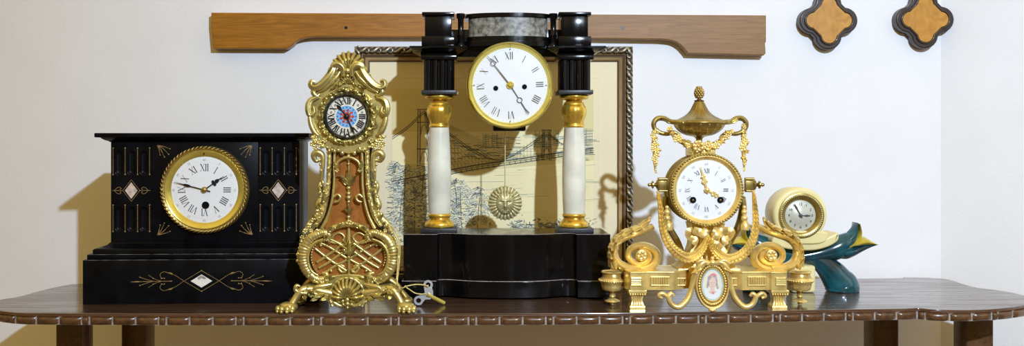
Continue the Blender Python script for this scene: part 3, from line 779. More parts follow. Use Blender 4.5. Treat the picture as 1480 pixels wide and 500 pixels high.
# flared cornice and entablature
xL, xR = COL[0][0], COL[1][0]
def seg(xa, xb, nm):
    b = MB(off); rows = []
    for u, py in ((0, 79.5), (.05, 77), (.3, 75), (.62, 72.5), (.85, 70), (.93, 69.5), (1, 68.5), (1, 66.2)):
        e = (25.5 + u * 15) * sc; z = CAMH - (py - CY) * S(YC - e)
        rows.append([V((xa - e, YC - e, z)), V((xb + e, YC - e, z)), V((xb + e, YC + .05, z)), V((xa - e, YC + .05, z))])
    b.grid(rows, cv=True); b.poly(rows[-1]); b.poly(rows[0]); return b.build(nm, 'ebony', t, 50)
seg(xL, xL, 'cornice'); seg(xR, xR, 'cornice')
b = MB(off)
b.box2((xL - 8*sc, YC - .004, Q(80)), (xR + 8*sc, YC + .045, Q(40)), .001)
b.build('entablature', 'ebony', t)
for xx in (xL, xR):
    b = MB(off); b.box2((xx - 24.5*sc, YC - 24*sc, Q(66.2)), (xx + 22*sc, YC + .04, Q(52)), .0012)
    b.box2((xx - 20*sc, YC - 20*sc, Q(52)), (xx + 18*sc, YC + .035, Q(22)), .0012); b.box2((xx - 24*sc, YC - 24*sc, Q(22)), (xx + 22*sc, YC + .04, Q(17)), .0012); b.build('pedestal_block', 'ebony', t)
    sg = 1 if xx < cx else -1
    b = MB(off); px_ = xx + sg*31*sc
    b.lathe([(0, Q(66.2)), (6.5*sc, Q(66.2)), (6.5*sc, Q(63)), (4.2*sc, Q(61)), (4.8*sc, Q(52)), (5.6*sc, Q(50)), (4*sc, Q(48)), (4.2*sc, Q(26)), (6*sc, Q(24)), (6*sc, Q(18)), (0, Q(17))], (px_, YC - 12*sc, 0), n=20); b.build('spindle', 'ebony', t)
# bowed hood above dial with grey stone drum
b = MB(off)
hp = lambda R, z0, z1, nm: None
def bow(R, yb, z0, z1, mb, bev=.001):
    pts = [(cx + 0.004 + R*math.cos(a), YC + .0 - R*.42*math.sin(a)) for a in [PI*i/30 for i in range(31)]]
    mb.plan(pts + [(cx + .004 - R, YC + yb), (cx + .004 + R, YC + yb)], z0, z1, bev)
bow(63*sc, .045, Q(66), Q(58), b); bow(60*sc, .045, Q(58), Q(51.5), b); b.build('bowed_hood', 'ebony', t)
b = MB(off); bow(57*sc, .045, Q(51.5), Q(24), b); b.build('stone_drum', 'greyalab', t)
b = MB(off); bow(62*sc, .045, Q(24), Q(18), b); b.build('drum_cap', 'ebony', t)
# dial
YD = 0.004; sD = S(YD); dc = W(737.5, 123, YD); dc.y = 0
b = MB(off); b.lathe([(0, .10), (57*sD, .10), (57*sD, YD + .016), (60*sD, YD + .014)], dc, 'Y', 72)
b.box2((dc.x - 24*sD, YD + .03, dc.z - 66*sD), (dc.x + 24*sD, .095, dc.z - 50*sD), .003); b.build('movement_drum', 'ebony', t)
b = MB(off); b.lathe([(58*sD, YD + .018), (62.5*sD, YD + .018), (63.6*sD, YD + .013), (62*sD, YD + .010), (60.8*sD, YD + .009), (62.2*sD, YD + .006), (62.4*sD, YD + .001), (60.5*sD, YD - .004), (58.5*sD, YD - .003), (56.5*sD, YD + .002), (55.8*sD, YD + .002), (54.2*sD, YD + .006), (53.8*sD, YD + .007)], dc, 'Y', 120); b.build('bezel', 'brass', t, 30)
b = MB(off); b.lathe([(54.5*sD, YD + .006), (35*sD, YD + .0045), (0, YD + .004)], dc, 'Y', 96); dial = b.build('dial', 'enamel', t)
b = MB(off); yn = dc + V((0, YD + .0032, 0)); tilt = math.radians(-2)
for i, r_ in enumerate(ROM): roman(b, r_, yn, 37.5*sD, 48.5*sD, i*PI/6 + tilt, .86, thick=.085, thin=.03, serif=False)
ticks(b, yn, 51.6*sD, 52.4*sD, 60, .0004); ticks(b, yn, 51.2*sD, 53.3*sD, 4, .0014)
b.build('numerals', 'ink', dial)
b = MB(off); H = hand_frame(yn + V((0, -.0012, 0)), math.radians(147.5))
flathand(b, H, [(0, .8*sD), (21*sD, .55*sD), (21.6*sD, .3*sD)]); ringhand(b, H, 25.5*sD, 3.6*sD, .5*sD); flathand(b, H, [(29*sD, .6*sD), (33*sD, .8*sD), (50*sD, .25*sD)]); b.build('hour_hand', 'greysteel', t)
b = MB(off); H = hand_frame(yn + V((0, -.0026, 0)), math.radians(322))
flathand(b, H, [(-6*sD, .5*sD), (0, .85*sD), (36*sD, .5*sD), (36.6*sD, .3*sD)]); ringhand(b, H, 40*sD, 3.2*sD, .45*sD); flathand(b, H, [(43*sD, .6*sD), (53.5*sD, .25*sD)]); b.build('minute_hand', 'greysteel', t)
b = MB(off); b.lathe([(0, -.007), (1.5*sD, -.007), (2.2*sD, -.005), (4.6*sD, -.004), (5.6*sD, -.001), (5.6*sD, 0)], yn, 'Y', 28); b.build('hand_boss', 'brass', t)
for ox, oz in ((-20.8, -4.3), (20.8, -2.2)):
    b = MB(off); q = yn + V((ox*sD, 0, oz*sD)); b.lathe([(0, -.0005), (3.3*sD, -.0006), (3.6*sD, -.0001)], q, 'Y', 20); b.lathe([(0, -.0009), (1.2*sD, -.0008)], q, 'Y', 8); b.build('winding_hole', 'hole', t)
# pendulum with sun mask
YP = 0.085; sp = S(YP); bc = W(730, 293.5, YP)
b = MB(off); b.tube([V((bc.x, YP, dc.z - 50*sD)), V((bc.x, YP, bc.z + 20*sp))], .0011, 8, 1); pend = b.build('pendulum_rod', 'bobgold', t)
b = MB(off)
def face(t_, a):
    R = 24.5; x_ = t_ * R * math.sin(a); z_ = t_ * R * math.cos(a)
    g = lambda x0, z0, sx, sz: math.exp(-((x_-x0)/sx)**2 - ((z_-z0)/sz)**2)
    h = 3.0 * (1 - t_**4)
    e = (x_/12.5)**2 + (z_/16.5)**2
    if e < 1: h += 5.5 * math.sqrt(1 - e)
    h += (0.9 + .9*math.cos(a*26)) * max(0, min(1, (e - .9)*2)) * (1 - t_*.3)
    h += 3.4*g(0, -2, 1.9, 4.5) + 1.4*g(0, -4.5, 3.0, 1.8) + 1.5*g(-4.5, 4.6, 3.6, 1.3) + 1.5*g(4.5, 4.6, 3.6, 1.3)
    h -= 2.4*g(-4.6, 1.6, 2.6, 1.5) + 2.4*g(4.6, 1.6, 2.6, 1.5)
    h += 1.1*g(-4.6, 1.4, 1.5, .9) + 1.1*g(4.6, 1.4, 1.5, .9)
    h -= 1.8*g(0, -8.6, 4.0, .7); h += 1.0*g(0, -7.5, 3.4, .7) + 1.2*g(0, -10, 3.0, .9) + 1.4*g(0, -13.5, 3.2, 2)
    h += .9*math.cos(x_*1.4) * g(0, 13, 12, 4)
    return h * sp
b.polar(bc + V((0, .002, 0)), .0001, lambda a: 24.5*sp*(1 + .035*math.cos(a*26)), face, 46, 208)
b.lathe([(24*sp, .002), (22*sp, .006), (0, .007)], bc, 'Y', 48); b.build('pendulum_bob', 'bobgold', pend, 60)

# ================================================================== 3. ROCOCO CLOCK
t = thing('rococo_clock', 'waisted walnut rococo clock with olive gilt scrolls, blue centred dial and paw feet', 'clock', V((W(503, 0, -.08).x, -0.07, 0))); off = t.location.copy()
YR = -0.088; sr = S(YR); MX = 503.5
R_ = lambda px, py, o=0.0: W(px, py, YR) + V((0, -o, 0))
mir = lambda pts: [(2*MX - p[0], p[1]) + tuple(p[2:]) for p in pts]
def polyXZ(pts): return [(R_(*p).x, R_(*p).z) for p in pts]
def sym(half): return half + mir(half)[::-1]
caseh = catmull([(503, 150), (475, 170), (466, 200), (472, 225), (472, 262), (466, 300), (456, 325), (446, 345), (441, 368), (444, 390), (455, 406), (480, 416)], 4)
b = MB(off); b.prism(polyXZ(sym(caseh)), YR + .012, -0.036, .001); b.build('case_back', 'darkwood', t)
pan = catmull([(484, 218), (480, 262), (474, 300), (462, 328), (450, 350), (448, 375), (456, 396), (478, 404)], 4)
b = MB(off); b.prism(polyXZ(sym(pan)), YR + .0095, YR + .014, .001); b.build('walnut_panel', 'walnut', t)
def lumps(mb, pts, n, r, o, seed, spread=1.0):
    r3 = random.Random(seed); cp = catmull(pts, 10); L = len(cp)
    for i in range(n):
        q = cp[int((i + .5) / n * (L - 1))]; q2 = cp[min(L - 1, int((i + .5) / n * (L - 1)) + 3)]
        x_, y_ = q[0] + r3.uniform(-1, 1) * spread, q[1] + r3.uniform(-1, 1) * spread; a = math.atan2(q2[1] - q[1], q2[0] - q[0]) + r3.uniform(-.9, .9); rr = r * r3.uniform(.75, 1.25)
        if i % 2: mb.ball(R_(x_, y_, o), (rr*sr, rr*sr*.8, rr*sr*r3.uniform(.8, 1.3)))
        else: mb.tube([R_(x_ - rr*1.6*math.cos(a), y_ - rr*1.6*math.sin(a), o - .001), R_(x_, y_, o + .001), R_(x_ + rr*1.3*math.cos(a + .6), y_ + rr*1.3*math.sin(a + .6), o + .0015), R_(x_ + rr*.9*math.cos(a + 1.6), y_ + rr*.9*math.sin(a + 1.6), o + .001)], [rr*.35*sr, rr*.75*sr, rr*.65*sr, rr*.4*sr], 9, 4)
# head plate
headh = [(503.5, 86), (495, 88), (489, 98), (482, 108), (473, 118), (460, 127), (453, 128), (457, 136), (452, 146), (449, 160), (452, 176), (457, 190), (460, 203), (468, 212), (480, 218), (503.5, 222)]
headh = catmull(headh, 3)
b = MB(off); b.prism(polyXZ(headh[:-1] + mir(headh)[::-1][:-1]), YR - .001, YR + .014, .0012)
dcr = R_(501.8, 168.4); dcr.y = 0
# dial surround relief
ring_h = lambda t_, a: (.012 + .0055*math.sin(PI*min(1, t_*1.25)) + .0022*math.cos(a*14)*math.sin(PI*t_) + .0012*math.cos(a*29 + 4*t_)*math.sin(PI*t_)) - YR - .012 + .0
b.polar(dcr, 30.5*sr, lambda a: (44.5 + 1.6*math.cos(a*7))*sr, lambda t_, a: ring_h(t_, a), 16, 220)
for sgn in (-1, 1):
    mm = (lambda pts: pts) if sgn < 0 else mir
    # acanthus lumps round the dial
    for (x0, y0, x1, y1, w_) in ((470, 152, 480, 134, 5), (466, 172, 463, 152, 5), (467, 186, 462, 176, 4.5), (482, 135, 498, 129, 4), (474, 196, 466, 186, 4.5), (486, 203, 474, 198, 4.5), (500, 207, 488, 203, 4)):
        (q0, q1) = mm([(x0, y0), (x1, y1)]); b.leaf(R_(*q0, .004), R_(*q1, .003), w_*sr, .004, .002, 3)
for i in range(26):
    a = 2*PI*i/26; lumps(b, [(501.8 + 39*math.sin(a), 168.4 - 39*math.cos(a)), (501.8 + 39*math.sin(a + .15), 168.4 - 39*math.cos(a + .15)), (501.8 + 38*math.sin(a + .24), 168.4 - 38*math.cos(a + .24))], 1 + i % 2, 2.1, .0085, 50 + i, 1.6)
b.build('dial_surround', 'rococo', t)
GR = 1.28
def scroll(mb, pts, rads, o=0.006, flat=1.0, k=6, n=10, **kw):
    if not hasattr(o, '__len__'): o = [o]*len(pts)
    if 'lobes' in kw: n = 30
    mb.tube([R_(p[0], p[1], oo) for p, oo in zip(pts, o)], [r*sr*GR for r in rads], n, k, flat=flat, **kw)
# crest
b = MB(off)
b.fan(R_(504.5, 101, .004), 27*sr, -1.15, 1.15, 7, .009)
b.fan(R_(502.5, 121, .003), 13*sr, -1.5, 1.5, 7, .006); b.ball(R_(503.5, 103, .011), (3.6*sr, .004, 4.2*sr)); b.ball(R_(503.5, 110, .009), 2.6*sr)
for mm in ((lambda p: p), mir):
    scroll(b, mm([(497, 111), (497, 100), (491, 94), (484, 95), (482, 101), (486, 104)]), [2.2, 3.4, 4, 3.6, 2.6, 1.5], .009, lobes=5, amp=.09)
    scroll(b, mm([(485, 92), (482, 103), (475, 114), (466, 123), (457, 127), (451, 124), (452, 118), (457, 119)]), [2, 4, 4.8, 4.6, 4.2, 3.6, 2.8, 1.6], .008, lobes=5, amp=.09)
    scroll(b, mm([(492, 104), (487, 112), (480, 119), (470, 128), (460, 134)]), [1.5, 2.6, 2.8, 2.4, 1], .006)
    scroll(b, mm([(456, 127), (454, 134), (459, 139), (463, 136)]), [3, 3.2, 2.5, 1.4], .007)
    scroll(b, mm([(462, 140), (451, 145), (447, 155), (449, 166), (455, 162), (454, 154)]), [1.8, 3.2, 3.8, 3.2, 2.2, 1.2], .007, lobes=5, amp=.09)
    scroll(b, mm([(448, 164), (450, 178), (455, 190), (461, 196)]), [2.2, 3, 3.2, 2], .006)
    for q in ((475, 106, 470, 116), (481, 97, 474, 106), (496, 92, 490, 84), (488, 122, 478, 130), (495, 117, 491, 126)): 
        (a_, c_) = mm([q[:2], q[2:]]); b.leaf(R_(*a_, .007), R_(*c_, .006), 3.4*sr, .003, .002, 3)
    # shoulder leaf clusters
    for (x_, y_, r_) in ((455, 199, 4.5), (461, 205, 5), (453, 208, 4), (466, 211, 4.5), (457, 213, 3.6), (470, 203, 3.6)):
        (q,) = mm([(x_, y_)]); b.flower(R_(*q, .007), r_*sr, 5)
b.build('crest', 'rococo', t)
# waist mounts
for k_, mm in enumerate(((lambda p: p), mir)):
    b = MB(off)
    scroll(b, mm([(476, 214), (476, 235), (475, 262), (472, 286), (466, 310), (456, 327)]), [2.6, 2.8, 2.7, 2.8, 3.0, 2.6], .002, rib=26, ribamp=.10, k=8)
    scroll(b, mm([(484, 216), (483, 240), (483, 265), (480, 290), (474, 312), (465, 330)]), [1.7, 1.6, 1.6, 1.7, 1.9, 2.2], .001)
    scroll(b, mm([(463, 232), (457, 232), (454, 225), (459, 220), (466, 224), (467, 236), (466, 250), (465, 262)]), [1.4, 2.6, 3.6, 4, 3.4, 2.8, 2.4, 1.4], .003)
    scroll(b, mm([(464, 262), (462, 270), (464, 282), (460, 296), (462, 306), (455, 316), (448, 322), (444, 332)]), [1.6, 2.8, 2.4, 3.8, 2.6, 3.6, 3, 3.6], -.002)
    scroll(b, mm([(484, 292), (490, 290), (492, 285), (488, 281), (483, 285)]), [1.2, 1.6, 1.7, 1.6, 1.2], .001)
    scroll(b, mm([(487, 242), (489, 234), (496, 229), (503.5, 227)]), [1.5, 1.7, 1.7, 1.7], .001)
    for (x0, y0, x1, y1) in ((475, 224, 481, 212), (474, 250, 479, 240), (472, 278, 467, 268), (468, 304, 461, 292), (486, 244, 483, 232), (470, 292, 476, 282), (460, 318, 452, 308)):
        (q0, q1) = mm([(x0, y0), (x1, y1)]); b.leaf(R_(*q0, .004), R_(*q1, .004), 3.4*sr, .003, .001, 3)
    for (x_, y_, r_) in ((447, 326, 3.4), (441, 334, 3.6), (437, 343, 3.4), (450, 333, 3), (436, 352, 3), (487, 246, 3), (444, 342, 3)):
        (q,) = mm([(x_, y_)]); b.flower(R_(*q, .003), r_*sr, 5)
    lumps(b, mm([(476, 216), (475, 262), (471, 290), (464, 312), (456, 328)]), 16, 2.2, .004, 21, .6)
    lumps(b, mm([(466, 262), (463, 280), (461, 300), (454, 316), (446, 328), (438, 340), (435, 356)]), 17, 2.5, .001, 22, 1.0)
    lumps(b, mm([(452, 196), (456, 204), (464, 208), (472, 213), (480, 217), (490, 218)]), 14, 2.6, .007, 23, 1.6)
    lumps(b, mm([(459, 220), (462, 226), (463, 236), (465, 248)]), 5, 2.0, .004, 24, .6)
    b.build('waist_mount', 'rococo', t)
# centre drop
b = MB(off); yo = -.004
scroll(b, [(503.5, 216), (503.5, 240), (503, 270), (503, 300), (502.5, 326)], [1.2, 1.1, 1.1, 1.2, 1.4], -.006)
for (x0, y0, x1, y1, w_) in ((503, 268, 503, 243, 4.5), (502, 268, 492, 256, 4), (504, 268, 514, 256, 4), (501, 262, 489, 252, 3), (505, 262, 517, 252, 3), (503, 308, 496, 301, 3), (503, 308, 510, 301, 3), (503, 311, 503, 296, 3)):
    b.leaf(R_(x0, y0, -.006), R_(x1, y1, -.005), w_*sr, .003, .004, 3)
for (y_, r_) in ((220, 4), (226, 3.4), (231, 2.6), (237, 2.2), (272, 3.4), (280, 3.2), (286, 4), (292, 2.6), (314, 3), (320, 2.8), (326, 3)): b.ball(R_(503.2, y_, -.005), (r_*sr, r_*sr*.8, r_*sr))
for q in (-1, 1): b.ball(R_(503.2 + q*9, 221, -.003), 4*sr); b.ball(R_(503.2 + q*16, 218, -.002), 3*sr)
b.build('leaf_drop', 'rococo', t)
# cartouche
b = MB(off)
for mm in ((lambda p: p), mir):
    scroll(b, mm([(474, 346), (476, 340), (470, 336), (461, 338), (449, 344), (441, 357), (438.5, 371), (441, 385), (449, 397), (460, 404), (470, 402), (472, 396), (466, 394)]), [2, 3, 3.6, 4.5, 5.6, 6.2, 6.4, 6.2, 5.6, 5, 4, 3, 1.8], .002, flat=.8, k=8, rib=40, ribamp=.085)
    scroll(b, mm([(468, 345), (455, 351), (447, 363), (446, 378), (451, 391), (460, 397)]), [1.2, 1.6, 1.7, 1.7, 1.6, 1.2], .006)
    for i in range(17):
        u = i / 16; a = -0.5 + u * 2.6; q = (469 - 19*math.sin(a) , 371 - 24*math.cos(a)); (q,) = mm([q]); b.ball(R_(*q, .001), 1.55*sr, 8, 5)
    scroll(b, mm([(473, 338), (480, 330), (490, 326), (503.5, 323)]), [2.6, 3.4, 3.2, 3.6], .001, rib=10, ribamp=.12)
    for (x0, y0, x1, y1) in ((474, 336, 482, 326), (486, 329, 496, 322), (468, 402, 480, 397), (455, 404, 464, 410), (470, 408, 478, 400)):
        (q0, q1) = mm([(x0, y0), (x1, y1)]); b.leaf(R_(*q0, .004), R_(*q1, .005), 3.6*sr, .003, .002, 3)
    lumps(b, mm([(462, 333), (450, 338), (440, 346), (434, 356), (431.5, 370), (433, 382)]), 14, 2.4, .002, 31, .8)
    lumps(b, mm([(470, 341), (478, 331), (490, 325), (501, 321)]), 9, 2.1, .004, 32, .8)
    lumps(b, mm([(446, 396), (455, 404), (466, 407), (476, 402), (486, 399)]), 10, 2.3, .006, 33, 1.0)
b.build('cartouche_frame', 'rococo', t)
# lattice
b = MB(off); o_ = -.0065
for mm in ((lambda p: p), mir):
    for pts in ([(455, 360), (470, 372), (486, 383), (500, 392)], [(457, 380), (472, 370), (486, 360), (500, 350)], [(460, 388), (474, 380), (488, 370), (501, 361)], [(458, 350), (472, 356), (487, 365), (501, 374)], [(468, 344), (480, 348), (492, 354), (501, 362)], [(470, 394), (482, 386), (494, 380), (501, 376)]):
        scroll(b, mm(pts), [1.75]*4, o_, k=3, n=8)
    scroll(b, mm([(478, 350), (481, 341), (490, 337), (497, 343), (493, 350), (484, 352), (478, 350)]), [1.3]*7, o_)
    scroll(b, mm([(500, 392), (494, 394), (489, 389), (492, 384), (497, 386)]), [1.6, 1.7, 1.7, 1.4, 1], o_)
    for (x_, y_) in ((470, 371), (486, 364), (486, 382), (472, 356), (478, 392), (463, 355)): (q,) = mm([(x_, y_)]); b.ball(R_(*q, -.005), 2.4*sr, 8, 6)
    for (x0, y0, x1, y1) in ((502, 356, 494, 346), (502, 368, 493, 360), (502, 362, 491, 354)): (q0, q1) = mm([(x0, y0), (x1, y1)]); b.leaf(R_(*q0, -.005), R_(*q1, -.004), 3.2*sr, .003, .002, 3)
scroll(b, [(503.5, 326), (503.5, 350), (503.5, 375), (503.5, 396)], [1.8, 2.4, 1.8, 1.6], o_)
b.leaf(R_(503.5, 372, -.003), R_(503.5, 346, -.003), 4*sr, .004, .002, 3); b.ball(R_(503.5, 372, -.003), 3*sr)
b.build('lattice_grille', 'rococo', t)
# bottom shell on its apron plate
b = MB(off)
ap = catmull([(503, 396), (480, 398), (464, 404), (462, 411), (447, 411), (436, 413), (434, 420), (446, 429), (458, 428), (468, 433), (480, 431), (490, 441), (503, 446)], 3)
b.prism(polyXZ(sym(ap)[:-1]), YR - .001, YR + .012, .002)
b.fan(R_(502.5, 429, .006), 29*sr, -1.65, 1.65, 11, .011, dom=1.5, asp=.84, ribk=.32)
rim = [(502.5 + 26.5*.92*math.sin(a)*1.02, 428 - 26.5*math.cos(a)*1.02) for a in [-2.1 + 4.2*i/14 for i in range(15)]]
scroll(b, rim, [1.8]*15, .006, k=4, rib=15, ribamp=.2)
for (x_, y_, r_) in ((503, 432, 4), (496, 434, 3.4), (510, 434, 3.4), (489, 432, 3), (517, 432, 3), (503, 438, 3.6), (503, 443.5, 2.4), (497, 439, 2.6), (509, 439, 2.6)): b.ball(R_(x_, y_, .007), (r_*sr, r_*sr, r_*sr))
for q in (-1, 1): scroll(b, [(503 + q*3, 440), (503 + q*12, 441), (503 + q*22, 434), (503 + q*27, 425), (503 + q*24, 418)], [1.6, 2.6, 3, 3, 2], .004)
for mm in ((lambda p: p), mir):
    lumps(b, mm([(475, 404), (470, 414), (470, 424), (477, 434), (488, 441)]), 11, 2.6, .005, 41, 1.2)
    lumps(b, mm([(464, 430), (455, 428), (446, 427)]), 5, 2.2, .006, 42, 1.0)
b.build('shell_mount', 'rococo', t)
# front legs with paws
for mm in ((lambda p: p), mir):
    b = MB(off)
    LR = lambda x_, y_, o=.0: (lambda q: R_(q[0], q[1], o))(mm([(x_, y_)])[0])
    b.tube([LR(482, 424, .004), LR(468, 421, .006), LR(450, 417, .008), LR(438, 418, .012), LR(430, 428, .016), LR(424, 438, .020), LR(416, 444, .024)], [6*sr, 6.6*sr, 6.2*sr, 6*sr, 5*sr, 5*sr, 6*sr], 12, 6, flat=.9)
    b.tube([LR(446, 422, .014), LR(436, 421, .015), LR(429.5, 417, .015), LR(431, 411, .015), LR(436, 412, .015)], [2.4*sr, 3.4*sr, 3.4*sr, 3*sr, 1.6*sr], 10)
    b.tube([LR(480, 410, .006), LR(468, 412, .010), LR(458, 414, .012), LR(455, 421, .012), LR(461, 424, .012)], [3*sr, 3.8*sr, 3.4*sr, 2.6*sr, 1.6*sr], 10)
    for (x0, y0, x1, y1) in ((470, 424, 452, 427), (462, 428, 450, 433), (476, 428, 464, 432), (440, 424, 445, 432), (448, 412, 440, 422)): b.leaf(LR(x0, y0, .012), LR(x1, y1, .014), 3.8*sr, .003, .002, 3)
    b.ball(LR(452, 418, .015), 2.2*sr)
    # paw: heel plus four toes, resting on the table
    pc = LR(420, 440, 0); px_, py_ = pc.x, YR - .026
    sgn = -1 if px_ < off.x else 1
    b.ball((px_, py_ + .006, .0088), (.0165, .0135, .0086), 14, 9)
    for i, (ox, oy) in enumerate(((-.0120, -.0050), (-.0045, -.0105), (.0045, -.0100), (.0120, -.0040))):
        b.ball((px_ + sgn*.003 + ox, py_ + oy, .0066), (.0052, .0066, .0066), 10, 8)
        b.ball((px_ + sgn*.003 + ox, py_ + oy - .0055, .0034), (.0032, .0035, .0033), 8, 6)
    b.build('front_leg', 'rococo', t)
    b = MB(off)
    a0 = LR(478, 418, 0); a0.y = -.048; fx = LR(428, 440, 0).x
    b.tube([a0, V((a0.x*.4 + fx*.6, -.048, .045)), V((fx, -.048, .022)), V((fx + sgn*.006, -.046, .012))], [.007, .008, .006, .009], 12, 6, N=(0, -1, .2))
    b.ball((fx + sgn*.006, -.048, .0085), (.015, .012, .0083), 12, 8); b.build('rear_leg', 'olddull', t)
# dial
sq = S(YR - .006)
b = MB(off); b.lathe([(31.6*sr, YR - .010), (31*sr, YR - .0120), (30.3*sr, YR - .011), (29.6*sr, YR - .005), (28.8*sr, YR - .004)], dcr, 'Y', 72); b.build('bezel', 'steel', t)
b = MB(off); b.lathe([(29.5*sr, YR - .0045), (15.5*sr, YR - .0055), (0, YR - .0055)], dcr, 'Y', 72)
dial = b.build('dial', 'ivory', t)
b = MB(off); yn = dcr + V((0, YR - .0062, 0))
for i, r_ in enumerate(ROM): roman(b, r_, yn, 17.8*sr, 27*sr, i*PI/6, 1.0, thick=.19, squeeze=.95)
for i in range(12):
    a = (i + .5)*PI/6; q = yn + V((math.sin(a), 0, math.cos(a)))*23*sr
    b.tube([q + V((1.3*sr*math.cos(j*PI/5), 0, 1.3*sr*math.sin(j*PI/5))) for j in range(10)], .28*sr, 5, 1, closed=True)
b.tube([yn + V((28.6*sr*math.cos(j*PI/36), 0, 28.6*sr*math.sin(j*PI/36))) for j in range(72)], .3*sr, 5, 1, closed=True)
b.build('numerals', 'ink', dial)
b = MB(off); b.disc(dcr + V((0, YR - .0060, 0)), 15.6*sr, 48); b.mat(1)
for i in range(9):
    a = i*2*PI/9 + .2; rr = 8.5*sr
    q = dcr + V((rr*math.sin(a), YR - .0064, rr*math.cos(a))); b.poly([q + V((math.sin(a + d_)*r_*sr, 0, math.cos(a + d_)*r_*sr)) for d_, r_ in ((0, 3.4), (.7, 1.8), (1.4, 2.8), (2.4, 1.7), (3.14, 3), (3.9, 1.8), (4.8, 2.8), (5.5, 1.7))])
b.disc(dcr + V((0, YR - .0063, 0)), 6.2*sr, 16); b.mat(2)
for i in range(16):
    a = i*PI/8; b.disc(dcr + V((13.2*sr*math.sin(a), YR - .0064, 13.2*sr*math.cos(a))), .95*sr, 8)
b.build('dial_centre', ['blue', 'red', 'navy'], dial)
b = MB(off); H = hand_frame(yn + V((0, -.0012, 0)), math.radians(320)); flathand(b, H, [(-3*sr, .8*sr), (0, .9*sr), (11*sr, .8*sr), (14*sr, 2*sr), (17*sr, 2.7*sr), (19*sr, 1.8*sr), (22*sr, .2*sr)]); b.build('hour_hand', 'steel', t)
b = MB(off); H = hand_frame(yn + V((0, -.0024, 0)), math.radians(156)); flathand(b, H, [(-4*sr, .8*sr), (0, .9*sr), (15*sr, .8*sr), (18*sr, 1.9*sr), (22*sr, 1.8*sr), (24*sr, .9*sr), (28*sr, .2*sr)]); b.build('minute_hand', 'steel', t)
b = MB(off); b.lathe([(0, -.005), (2.5*sr, -.0045), (4*sr, -.002), (4*sr, 0)], yn, 'Y', 20); b.build('hand_boss', 'steel', t)
b = MB(off); q = yn + V((1*sr, -.0005, -28.5*sr)); b.lathe([(1.8*sr, .0004), (2*sr, -.001), (3.4*sr, -.0012), (3.8*sr, .001)], q, 'Y', 20); b.mat(1); b.disc(q + V((0, .0002, 0)), 2*sr, 12); b.build('winding_hole', ['steel', 'ivory'], t)

# ------------------------------------------------------------------ KEY AND TWINE
kY = -0.055
t = thing('winding_key', 'nickel winding key with two-holed bow and brass shaft leaning beside rococo paw foot', 'key', G(617, 437)); off = t.location.copy()
K = lambda px, py, y=kY: W(px, py, y)
b = MB(off)
def keyplate(hole_c, R, r, mb):
    n = 28; rows = []
    for rr, y in ((r, kY - .001), (R, kY - .001), (R, kY + .001), (r, kY + .001)):
        rows.append([hole_c + V((rr*math.cos(2*PI*i/n), y - kY, rr*math.sin(2*PI*i/n))) for i in range(n)])
    mb.grid(rows, cu=True, cv=True)
sk = S(kY); h1, h2 = K(618.8, 411.5), K(605, 434.2)
keyplate(h1, 6.8*sk, 3.6*sk, b); keyplate(h2, 6.8*sk, 3.6*sk, b)
outl = [(612.6, 415), (614, 423), (604, 427.6), (608, 432), (609.8, 438.2), (615, 432.6), (622, 432.6), (626, 427), (626, 421), (624, 415), (618, 416)]
b.prism([(K(*p).x, K(*p).z) for p in outl], kY - .0011, kY + .0011, .0003); b.build('bow', 'keysilver', t)
b = MB(off); a0 = K(617.5, 425.5, kY - .003); a1 = G(642, 437.8, .0035)
b.tube([a0, a0.lerp(a1, .5), a1], [2.9*sk]*3, 14, 2); b.build('shaft', 'brass', t)
q = K(605, 441, kY)
t = thing('twine_cord', 'yellow twine hanging from rococo clock and knotted through the winding key', 'string', G(585, 437)); off = t.location.copy()
b = MB(off)
cord = [K(562, 324, -.099), K(572, 333, -.101), K(577.5, 350, -.103), K(577.5, 375, -.103), K(575, 398, -.104), K(574.5, 411, -.112), K(581, 416, -.095), K(588, 413.5, -.068), K(600, 411.2, -.062), K(610, 411.5, -.059), K(617, 413, -.060), K(618.5, 415.5, kY), K(618.5, 412, -.050)]
b.tube(cord, .0010, 8, 8, N=(0, -1, .1))
b.tube([K(586, 414.5, -.068), K(592, 418.5, -.066), K(600, 423.5, -.062), K(609, 425, -.059), K(616, 424.5, -.060)], .0010, 8, 6, N=(0, -1, .1))
b.tube([K(562, 327, -.100), K(570, 338, -.102), K(575.5, 352, -.103), K(575, 380, -.103), K(573, 404, -.108)], .0009, 8, 8, N=(0, -1, .1))
b.ball(K(586, 414, -.069), .0020, 8, 6)
b.build('twine', 'string', t)

# ================================================================== 4. ORMOLU CLOCK
t = thing('gilt_urn_clock', 'bright gilt bronze clock topped by urn, with swags, scrolls and portrait medallion', 'clock', V((W(1020, 0, -.05).x, -0.045, 0))); off = t.location.copy()
def OM(Y): return lambda px, py, o=0.0: W(px, py, Y) + V((0, -o, 0))
YA = -0.088; A_ = OM(YA); sa = S(YA)
zt_, zb2 = A_(0, 392.5).z, A_(0, 419.5).z
# plan of the base, in world coordinates
def ax(px, Y=YA): return W(px, 0, Y).x
CXA = (ax(906) + ax(1142)) / 2
hwA = ax(1142) - CXA
plan_h = [(-hwA, -.072), (-hwA + .006, YA), (-hwA + .032, YA), (-hwA + .035, YA + .004), (-hwA + .0805, YA + .002), (-hwA + .0825, YA + .004), (-.030, YA + .022), (-.030, YA + .014), (0, YA + .014)]
pf = [(CXA + x_, y_) for x_, y_ in plan_h] + [(CXA - x_, y_) for x_, y_ in plan_h[-2::-1]]
b = MB(off); b.plan(pf + [(CXA + hwA, -.03), (CXA + hwA - .03, .0), (CXA - hwA + .03, .0), (CXA - hwA, -.03)], zb2, zt_, .001)
